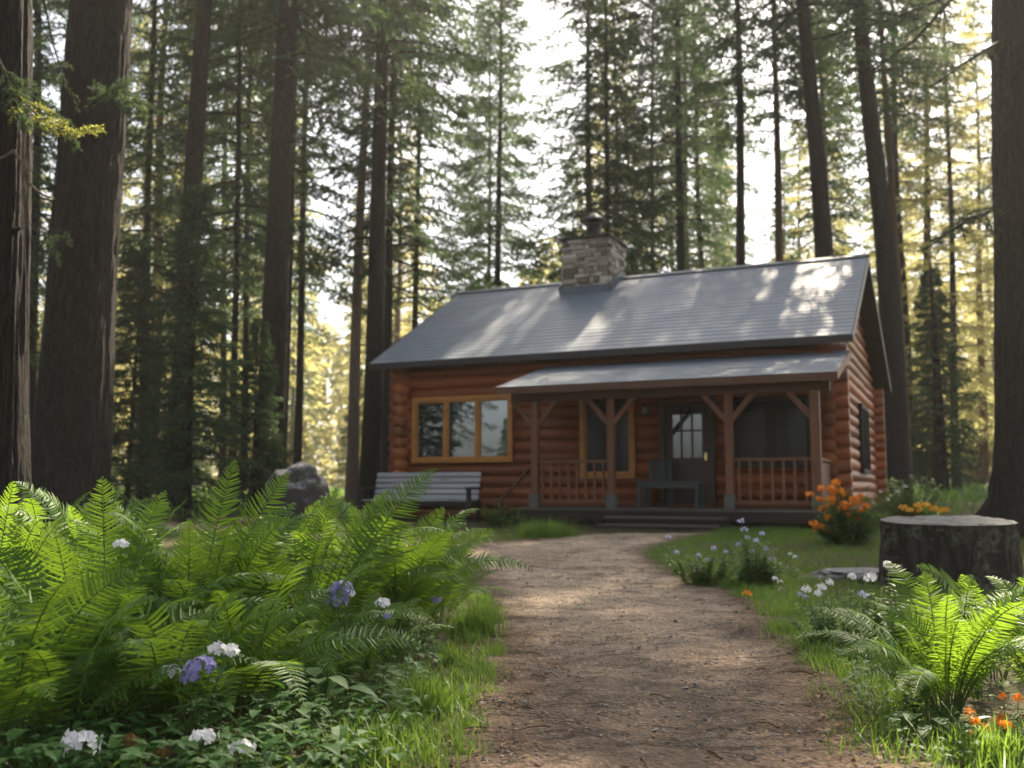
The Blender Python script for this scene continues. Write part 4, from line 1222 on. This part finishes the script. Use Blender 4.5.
def ovate(mb, base, dirv, L, Wd, g, var, fold=.25, droop=.35, ns=7, up=(0, 0, 1)):
    d = nrmz(np.array(dirv, float)); sd = nrmz(np.cross(d, np.array(up, float)) + 1e-6); n = np.cross(sd, d)
    s = np.linspace(0, 1, ns)
    w = Wd * .5 * np.sin(np.pi * s ** .75) ** .8 * (1 - .15 * s); w[0] = Wd * .02; w[-1] = 0
    c = np.array(base) + d * (L * s)[:, None] - np.array([0, 0, 1]) * (droop * L * s ** 2)[:, None]
    A = c + sd * w[:, None] + n * (w * fold)[:, None]; B = c - sd * w[:, None] + n * (w * fold)[:, None]
    V = np.stack([A, c, B], 1).reshape(-1, 3); k = np.arange(ns - 1) * 3
    mb.add(V, np.concatenate([np.stack([k, k + 3, k + 4, k + 1], 1), np.stack([k + 1, k + 4, k + 5, k + 2], 1)]), var)

def flower(tx, ty, Y, R0, mat, n, size, label, seed, stem_from=None, heads=None, leaves=8, flat=.7, group=None, name='flowering_plant', leafL=.07, leafmat=M_leaf):
    g = np.random.default_rng(seed)
    tip = np.array(at3(tx, ty, Y)); bx, by = tip[0] + g.uniform(-.05, .05), tip[1] + g.uniform(-.03, .08)
    if stem_from: bx, by = gxy(*stem_from)
    e = empty(name, (bx, by, gz(bx, by)), label, 'flower', group); base = np.array(e.location)
    heads = heads or [(tx, ty, Y, R0, mat, n, size)]
    fol = MB(); first = None
    for (hx, hy, hY, hr, hm, hn, hs) in heads:
        t = np.array(at3(hx, hy, hY)) - base
        t0 = t - np.array([0, 0, hr * .55])
        P = np.array([t0 * np.array([k ** 1.5, k ** 1.5, k]) for k in np.linspace(0, 1, 7)])
        st = MB(); st.tube(P, np.linspace(.0035, .002, 7), 5, False); st.build('stem', M_rachis, e, True)
        mb = MB(); florets(mb, t - np.array([0, 0, hr * .3]), hr, hn, hs, g, flat)
        mb.build('flower_head', hm, e)
        for k in range(leaves):
            q = g.uniform(.15, .93); a = g.uniform(0, 6.28)
            p = np.array([np.interp(q, np.linspace(0, 1, 7), P[:, c]) for c in range(3)])
            ovate(fol, p, [math.cos(a), math.sin(a), g.uniform(-.1, .6)], leafL * g.uniform(.7, 1.4), leafL * .42 * g.uniform(.7, 1.3), g, g.random())
    if leaves: fol.build('foliage', leafmat, e)
    return e
flower(81, 740, 3.25, .05, M_white, 17, .032, 'white flower cluster nearest the camera in the lower left corner', 1, flat=.6)
flower(200, 666, 3.6, .055, M_purple, 70, .014, 'violet blue flower head with white heads in front of the low fern', 2, heads=[(201, 664, 3.6, .052, M_purple, 60, .015), (191, 676, 3.55, .03, M_purple, 26, .013), (218, 647, 3.7, .03, M_white, 18, .016), (231, 649, 3.7, .03, M_white, 18, .016), (172, 669, 3.65, .03, M_white, 18, .014)])
flower(204, 733, 3.3, .042, M_white, 40, .014, 'flat white flower head left of the other low white head at bottom', 3, flat=.45)
flower(243, 744, 3.25, .036, M_white, 36, .013, 'flat white flower head right of the other low white head at bottom', 4, flat=.45)
flower(341, 594, 4.6, .055, M_purple, 80, .015, 'violet blue flower spike with small white head above the broad leaves', 5, heads=[(341, 589, 4.6, .05, M_purple, 70, .015), (338, 600, 4.6, .048, M_purple, 50, .014), (351, 593, 4.65, .018, M_white, 12, .012)], flat=1.0)
flower(382, 603, 4.8, .03, M_white, 26, .013, 'small white head above a tiny violet one, left of the low arching frond', 6, heads=[(383, 602, 4.8, .034, M_white, 30, .015), (387, 616, 4.75, .02, M_purple, 16, .012)])
flower(436, 599, 6.0, .03, M_purple, 26, .014, 'single small violet head in the grass beside the path', 7)
flower(121, 543, 4.0, .028, M_white, 34, .012, 'small white flower head standing among the upper fern fronds', 8, leaves=3)
for (x_, y_, sd_, lab) in ((130, 740, 9, 'brown dried flower bud right of the nearest white cluster'), (162, 752, 10, 'brown dried flower bud left of the low white heads')):
    flower(x_, y_, 3.25, .022, M_bud, 60, .010, lab, sd_, flat=.95, leaves=6)

def leafy(px_, Y, n, h, L, label, seed, mat=M_leaf, spread=.18, name='leafy_plant', group=None):
    g = np.random.default_rng(seed); X, Yq = gxy(px_, Y)
    e = empty(name, (X, Yq, gz(X, Yq)), label, 'plant', group)
    for k in range(n):
        a = g.uniform(0, 6.28); r = spread * math.sqrt(g.random()); hh = h * g.uniform(.4, 1.1) * (1.1 - .5 * r / spread)
        t = np.array([math.cos(a) * r, math.sin(a) * r, hh])
        st = MB(); st.tube(np.array([t * np.array([q ** 1.4, q ** 1.4, q]) for q in np.linspace(0, 1, 5)]), .0025, 5, False)
        mb = MB(); l = L * g.uniform(.65, 1.2)
        ovate(mb, t, [math.cos(a) + g.normal(0, .4), math.sin(a) - .35 + g.normal(0, .4), g.uniform(-.1, .35)], l, l * .62, g, g.random(), fold=.22, droop=.3)
        lf = mb.build('leaf', mat, e, True); st.build('stalk', M_rachis, lf, True)
    return e
leafy(325, 3.95, 17, .27, .115, 'plant with broad pointed leaves in front of the low fern by the path', 31)
leafy(258, 3.75, 15, .25, .10, 'broad leaved plant under the violet and white flowers', 32)
leafy(385, 4.5, 12, .22, .10, 'broad leaved plant below the small white head', 33)
leafy(130, 3.45, 14, .18, .09, 'dark broad leaved plant around the brown buds', 34)
leafy(30, 3.35, 12, .2, .09, 'dark broad leaved plant in the lower left corner', 35)
leafy(918, 3.95, 12, .16, .12, 'low plant of long dark leaves under the right fern', 36)
leafy(290, 3.4, 12, .12, .08, 'low leafy plant at the bottom picture edge', 37)
# spiky seedling with narrow leaves
def spiky(px_, py_, Y, n, L, label, seed):
    g = np.random.default_rng(seed); c = np.array(at3(px_, py_, Y)); e = empty('spiky_plant', (c[0], c[1], gz(c[0], c[1])), label, 'plant'); b = np.array(e.location)
    mb = MB(); mb.tube([[0, 0, 0], (c - b) * .5 + .01, c - b], .004, 6, False); mb.build('stem', M_rachis, e, True)
    mb = MB()
    for k in range(n):
        a = k * 2.4; z = g.uniform(-.2, .75)
        ovate(mb, (c - b) + np.array([0, 0, -g.uniform(0, .12)]), [math.cos(a), math.sin(a), z], L * g.uniform(.7, 1.2), L * .10, g, g.random(), droop=.35)
    mb.build('foliage', M_leaf, e, True)
spiky(286, 664, 4.1, 46, .11, 'spiky plant with narrow leaves and brown heart above the broad leaves', 41)
spiky(330, 668, 4.3, 34, .12, 'spiky narrow leaved plant right of the brown hearted one', 42)

def bushy(px_, Y, w, h, n, label, seed, mat=M_shrub, lL=.05, heads=(), hm=M_lav, cat='flower', name='flowering_bush', stems=14, headR=.03, headN=16, headS=.014, group=None, tall=None):
    """leafy stems from one root, dense small leaves, flower heads at given picture positions"""
    g = np.random.default_rng(seed); X, Yq = gxy(px_, Y)
    e = empty(name, (X, Yq, gz(X, Yq)), label, cat, group); b = np.array(e.location)
    fol, stm = MB(), MB()
    ends = []
    for k in range(stems):
        a = g.uniform(0, 6.28); r = w * .5 * math.sqrt(g.random()); ends.append(np.array([math.cos(a) * r, math.sin(a) * r * .8, h * g.uniform(.35, 1.15) * (1 - .25 * (r / (w * .5)) ** 2)]))
    hp = [np.array(at3(x_, y_, Y + g.uniform(-.12, .12))) - b for x_, y_ in heads]
    allp = ends + [q - np.array([0, 0, headR * .6]) for q in hp]
    for t in allp:
        P = np.array([t * np.array([.42 + .58 * q, .42 + .58 * q, q]) for q in np.linspace(0, 1, 6)])
        stm.tube(P, np.linspace(.004, .0018, 6), 4, False)
        m = int(n / len(allp))
        ist = len(ends) and any(t is q for q in ends)
        qv = g.uniform(.03, 1.0 if ist else .85, m)
        for q in qv:
            p = np.array([np.interp(q, np.linspace(0, 1, 6), P[:, c]) for c in range(3)]); a = g.uniform(0, 6.28)
            ovate(fol, p, [math.cos(a), math.sin(a), g.uniform(-.2, .7)], lL * g.uniform(.6, 1.3), lL * .45 * g.uniform(.7, 1.2), g, np.clip(g.normal(.5, .25), 0, 1), ns=4, droop=.25)
    stm.build('stem', M_rachis, e, True)
    fol.build('foliage', mat, e)
    for q in hp:
        mb = MB(); florets(mb, q, headR * g.uniform(.75, 1.2), headN, headS, g, .85); mb.build('flower_head', hm, e)
    return e
# orange bush by the porch corner
oh = [(g0 + rng.uniform(-3, 3), y0 + rng.uniform(-3, 3)) for g0, y0 in ((812, 494), (818, 503), (812, 522), (816, 530), (823, 490), (826, 510), (829, 498), (832, 488), (834, 505), (838, 513), (836, 524), (840, 498), (843, 491), (846, 506), (848, 516), (851, 497), (855, 503), (858, 511), (860, 497), (826, 530), (819, 527), (843, 502), (850, 507), (834, 494), (856, 520), (830, 520), (822, 512), (864, 506), (846, 524), (838, 486))]
bushy(848, 14.0, 1.0, .78, 5000, 'round green bush with bright orange blooms by the porch corner', 51, M_shrub, .085, oh, M_orange, stems=70, headR=.055, headN=16, headS=.035)
oh2 = [(905 + k * 5.2 + rng.uniform(-2, 2), 509 + rng.uniform(-4, 3)) for k in range(9)]
bushy(926, 14.5, .8, .42, 900, 'low row of orange yellow flowers showing over the stump top', 52, M_shrub, .05, oh2, M_yellow, stems=16, headR=.05, headN=14, headS=.03)
# lavender and white meadow plants right of the path
bushy(752, 9.4, .6, .46, 2000, 'upright green plant with pale lilac heads, tallest in the meadow', 53, M_shrub, .06, [(741, 522), (744, 530), (747, 538), (762, 534), (738, 545), (756, 541), (766, 549), (772, 560), (752, 552)], M_lav, stems=26, headR=.03)
bushy(700, 9.6, .9, .32, 2200, 'low yellowish green plant with small lilac heads beside the path bend', 54, M_grass, .055, [(668, 537), (698, 556), (714, 549), (709, 560), (676, 553), (726, 552)], M_lav, stems=26, headR=.026)
bushy(835, 6.1, .7, .32, 1900, 'low dark green plant with white heads left of the right fern', 55, M_shrub, .045, [(806, 590), (821, 588), (829, 583), (818, 594), (872, 577), (852, 577)], M_white, stems=26, headR=.03)
bushy(890, 5.6, .6, .34, 2400, 'bright leafy plant with a white head close behind the right fern', 56, M_grass, .05, [(869, 579), (888, 566)], M_white, stems=20, headR=.03)
bushy(972, 4.6, .2, .3, 160, 'slender plant with small pale star flowers among the right fern', 57, M_shrub, .04, [(971, 612), (968, 601)], M_lav, stems=4, headR=.016, headN=8, headS=.014)
oh3 = [(969, 713), (975, 722), (985, 727), (990, 731), (981, 735), (996, 722), (1003, 718), (1005, 725), (1010, 728), (1003, 697), (1018, 698), (988, 737), (975, 735)]
bushy(1000, 3.7, .3, .12, 300, 'small plant with clustered orange flowers in the lower right corner', 58, M_grass, .06, oh3, M_orange, stems=10, headR=.015, headN=14, headS=.010)
bushy(747, 8.0, .1, .06, 30, 'tiny plant with a single red orange flower at the path edge', 59, M_grass, .04, [(747, 594)], M_orange, stems=3, headR=.03, headN=10, headS=.02)
for k_, (x_, y_, Y_, m_, nm) in enumerate(((690, 572, 10.2, M_lav, 'pale lilac'), (790, 560, 10.6, M_white, 'white'), (800, 600, 7.4, M_lav, 'pale lilac'), (775, 585, 8.6, M_white, 'white'), (862, 600, 6.0, M_lav, 'pale lilac'))):
    bushy(x_, Y_, .16, .10, 90, ('small ' + nm + ' wildflower ' + ('in the grass at the foot of the low lilac plant', 'alone in the lawn left of the flat stone', 'beside the path left of the white headed plant', 'in the verge below the tall lilac plant', 'low between the white headed plant and the fern')[k_]), 70 + k_, M_grass, .05, [(x_, y_ - 6), (x_ + 5, y_ - 3)], m_, stems=5, headR=.02, headN=12, headS=.013)
bushy(905, 19.5, 1.5, .75, 2600, 'loose blue green shrub beside the right gable', 60, M_shrub, .10, cat='shrub', name='shrub', stems=50)
bushy(872, 17.5, .9, .5, 1200, 'pale flowering shrub between the orange bush and the gable', 61, M_shrub, .08, [(905, 487), (898, 492), (880, 492), (888, 500)], M_white, cat='shrub', name='shrub', stems=26, headR=.04)
bushy(505, 17.8, 1.0, .42, 1200, 'dark low shrub at the foot of the sloping handrail', 62, M_shrub, .09, cat='shrub', name='shrub', stems=26)

# ------------------------------------------------------------------ grass
def blades(n, xf, hr, wr, name, label, g, lean=.5, mat=M_grass, cat='grass', kind='stuff', seg=3, zoff=0, parent=None):
    xy = xf(n); n = len(xy)
    X, Y = xy[:, 0], xy[:, 1]; z = ground(X, Y) - .01
    h = g.uniform(*hr, n) * np.clip(g.normal(1, .25, n), .4, 1.7); a = g.uniform(0, 6.28, n); w = g.uniform(*wr, n)
    ln = np.abs(g.normal(0, lean, n)) * h
    d = np.stack([np.cos(a), np.sin(a), 0 * a], 1); sa = a + g.uniform(.8, 2.3, n); s = np.stack([np.cos(sa), np.sin(sa), 0 * a], 1)
    b = np.stack([X, Y, z], 1); up = np.array([0, 0, 1.0])
    pts = [(0, 1.0), (.45, .85), (.8, .5), (1.0, .0)]
    V = []
    for q, ww in pts:
        c = b + up * (h * (q - .12 * q * q))[:, None] + d * (ln * q * q)[:, None]
        V += [c + s * (w * ww * .5)[:, None], c - s * (w * ww * .5)[:, None]] if ww else [c]
    V = np.stack(V, 1); k = np.arange(n)[:, None] * 7
    F4 = np.concatenate([k + np.array([[0, 1, 3, 2]]), k + np.array([[2, 3, 5, 4]])]); F3 = k + np.array([[4, 5, 6]])
    mb = MB(); base = 0
    if parent is not None: V = V - np.array(parent.location)
    mb.add(V.reshape(-1, 3), [F4, F3], np.repeat(np.clip(g.normal(.5, .3, n), 0, 1), 7))
    return tag(mb.build(name, mat, parent), label, cat, kind=kind)

gG = np.random.default_rng(5)
def clumps(n, region, nc, sig):
    c = region(nc); i = gG.integers(0, len(c), n)
    return c[i] + gG.normal(0, sig, (n, 2))
def not_path(p, m=.0):
    l, r = path_lr(p[:, 1]); return p[(p[:, 0] < l - m) | (p[:, 0] > r + m) | (p[:, 1] > 15.6)]
def lawn_region(n):   # right lawn up to the porch and beyond the stump
    Y = np.sqrt(gG.uniform(5.5 ** 2, 17.2 ** 2, n)); l, r = path_lr(Y); X = r + .03 - np.abs(gG.normal(0, .10, n)) * (gG.random(n) < .3) + gG.random(n) ** 1.2 * (.43 * Y + 1.2 - r)
    return np.stack([X, Y], 1)
blades(42000, lambda n: not_path(np.vstack([lawn_region(n // 2), clumps(n // 2, lawn_region, 700, .10)]), -.12), (.035, .105), (.004, .009), 'lawn_grass', 'short sunlit grass on the right between the path and the cabin', gG)
def vergeR(n):
    Y = gG.uniform(3.2, 10, n) ; l, r = path_lr(Y); return np.stack([r + np.abs(gG.normal(0, .32, n)) + .03, Y], 1)
blades(10500, lambda n: clumps(n, vergeR, 150, .07), (.03, .12), (.003, .007), 'verge_grass', 'longer grass along the right edge of the path', gG, .6)
def vergeL(n):
    Y = 3.3 + 5.6 * gG.random(n) ** 1.2; l, r = path_lr(Y); return np.stack([l - np.abs(gG.normal(0, .2, n)) - .0, Y], 1)
blades(5000, lambda n: clumps(n, vergeL, 55, .045), (.03, .12), (.003, .007), 'verge_grass', 'grass between the fern bank and the left edge of the path', gG, .6)
def lawnL(n):
    Y = gG.uniform(8.8, 17.2, n); l, r = path_lr(Y); X = l - .1 - gG.random(n) * 3.6
    return np.stack([X, Y], 1)
def lawnLf(n):
    p = clumps(n, lawnL, 600, .14)
    f = np.interp(p[:, 0], fk[::-1, 0], fk[::-1, 1]); return p[np.abs(p[:, 1] - f) > .9]
blades(18000, lawnLf, (.03, .07), (.005, .010), 'lawn_grass', 'thin short grass between the fern bank and the porch', gG)
def under(n):
    Y = gG.uniform(3.2, 8, n); return np.stack([(gG.uniform(-60, 440, n) - 512) / 990 * Y, Y], 1)
blades(6000, lambda n: clumps(n, lambda m: not_path(under(m), .1), 300, .05), (.04, .14), (.003, .008), 'undergrowth', 'dark grass and seedlings beneath the fern bank', gG, .7)
def far_floor(n):
    Y = np.sqrt(gG.uniform(18 ** 2, 75 ** 2, n)); return np.stack([(gG.uniform(-80, 1100, n) - 512) / 990 * Y, Y], 1)
def ff(n):
    p = clumps(n, far_floor, 1500, .5); dx, dy = p[:, 0] - OX, p[:, 1] - OY
    lx = dx * math.cos(TH) + dy * math.sin(TH); ly = -dx * math.sin(TH) + dy * math.cos(TH)
    return p[~((lx > -12) & (lx < 1) & (ly > -5) & (ly < 10.6))]
blades(26000, ff, (.15, .45), (.04, .10), 'forest_undergrowth', 'low green undergrowth on the forest floor behind the cabin', gG, .7, M_shrub, 'undergrowth')
mb = MB(); gC = np.random.default_rng(91)
for k in range(4200):
    Y = 3.1 + 4.6 * gC.random() ** 1.3; X = (gC.uniform(-70, 440) - 512) / 990 * Y; l, r = path_lr(Y)
    if X > l - .12 - .25 * gC.random(): continue
    a = gC.uniform(0, 6.28); L = gC.uniform(.03, .095)
    ovate(mb, [X, Y, gz(X, Y) + gC.uniform(.01, .17)], [math.cos(a), math.sin(a), gC.uniform(-.1, .5)], L, L * gC.uniform(.4, .7), gC, gC.random(), ns=4)
for k in range(1500):
    Y = 3.4 + 4.0 * gC.random(); l, r = path_lr(Y); X = r + .1 + abs(gC.normal(0, .5))
    a = gC.uniform(0, 6.28); L = gC.uniform(.02, .05)
    ovate(mb, [X, Y, gz(X, Y) + gC.uniform(.01, .10)], [math.cos(a), math.sin(a), gC.uniform(-.1, .5)], L, L * gC.uniform(.4, .7), gC, gC.random(), ns=4)
tag(mb.build('ground_cover', M_leaf), 'small dark leaved ground cover beneath the ferns', 'ground cover', kind='stuff')
# single tufts
def tuft(px_, Y, r, h, n, label):
    X, Yq = gxy(px_, Y); e = empty('grass_tuft', (X, Yq, gz(X, Yq)), label, 'grass tuft')
    o = blades(n, lambda k: np.stack([X + gG.normal(0, r * .5, k), Yq + gG.normal(0, r * .4, k)], 1), (h * .6, h), (.004, .009), 'blades', None, gG, .45, kind=None, cat=None, parent=e)
tuft(545, 15.6, .45, .30, 1500, 'round tuft of long grass before the left porch railing')
tuft(425, 4.25, .12, .2, 420, 'bright grass tuft at the path edge below the low fern')
tuft(372, 3.65, .14, .15, 420, 'short grass tuft at the bottom edge of the fern bank')
tuft(475, 6.6, .16, .26, 520, 'long grass tuft on the path side of the fern bank')
tuft(455, 5.5, .1, .14, 240, 'small grass tuft leaning over the left path edge')
tuft(985, 3.55, .16, .16, 420, 'grass tuft around the small orange flowers at lower right')

# litter on path and verge: stuff
mb = MB(); gL = np.random.default_rng(77)
for k in range(2600):
    Y = 2.9 + 11 * gL.random() ** 1.8; l, r = path_lr(Y); e_ = gL.random()
    X = gL.uniform(l - .3, r + .3) if e_ < .35 else (l + gL.normal(0, .22) if e_ < .68 else r + gL.normal(0, .22))
    a = gL.uniform(0, 6.28); L = gL.uniform(.012, .05)
    ovate(mb, [X, Y, gz(X, Y) + .022], [math.cos(a), math.sin(a), gL.uniform(0, .25)], L, L * gL.uniform(.15, .6), gL, gL.random(), ns=4, fold=.3, droop=.2)
for k in range(130):
    Y = 3.0 + 8 * gL.random() ** 1.5; l, r = path_lr(Y); X = gL.choice([gL.uniform(l, r), l + gL.normal(0, .15), r + gL.normal(0, .15)]); a = gL.uniform(0, 6.28); L = gL.uniform(.04, .16); z = gz(X, Y) + .024
    t_ = np.array([[X + math.cos(a) * L * q, Y + math.sin(a) * L * q + .01 * math.sin(q * 5), z + .004 * math.sin(q * 4)] for q in np.linspace(0, 1, 5)])
    mb.tube(t_, np.linspace(.004, .0015, 5) * gL.uniform(.6, 1.4), 5, True, None, .05)
tag(mb.build('leaf_litter', M_deadleaf), 'scattered dead leaves and needles along the path', 'leaf litter', kind='stuff')
mb = MB()
for k in range(2600):
    Y = 2.9 + 8 * gL.random() ** 1.7; l, r = path_lr(Y); X = gL.uniform(l - .1, r + .1); s = gL.uniform(.003, .009) * (2.0 if gL.random() < .03 else 1)
    V = nrmz(gL.normal(size=(6, 3)) * .25 + np.array([[1, 0, 0], [-1, 0, 0], [0, 1, 0], [0, -1, 0], [0, 0, 1], [0, 0, -1]])) * s * np.array([1.2, 1, .7]) + np.array([X, Y, gz(X, Y) + .012])
    mb.add(V, np.array([[0, 2, 4], [2, 1, 4], [1, 3, 4], [3, 0, 4], [2, 0, 5], [1, 2, 5], [3, 1, 5], [0, 3, 5]]), gL.random())
tag(mb.build('gravel', M_slab), 'small stones and soil crumbs scattered on the path', 'gravel', kind='stuff')
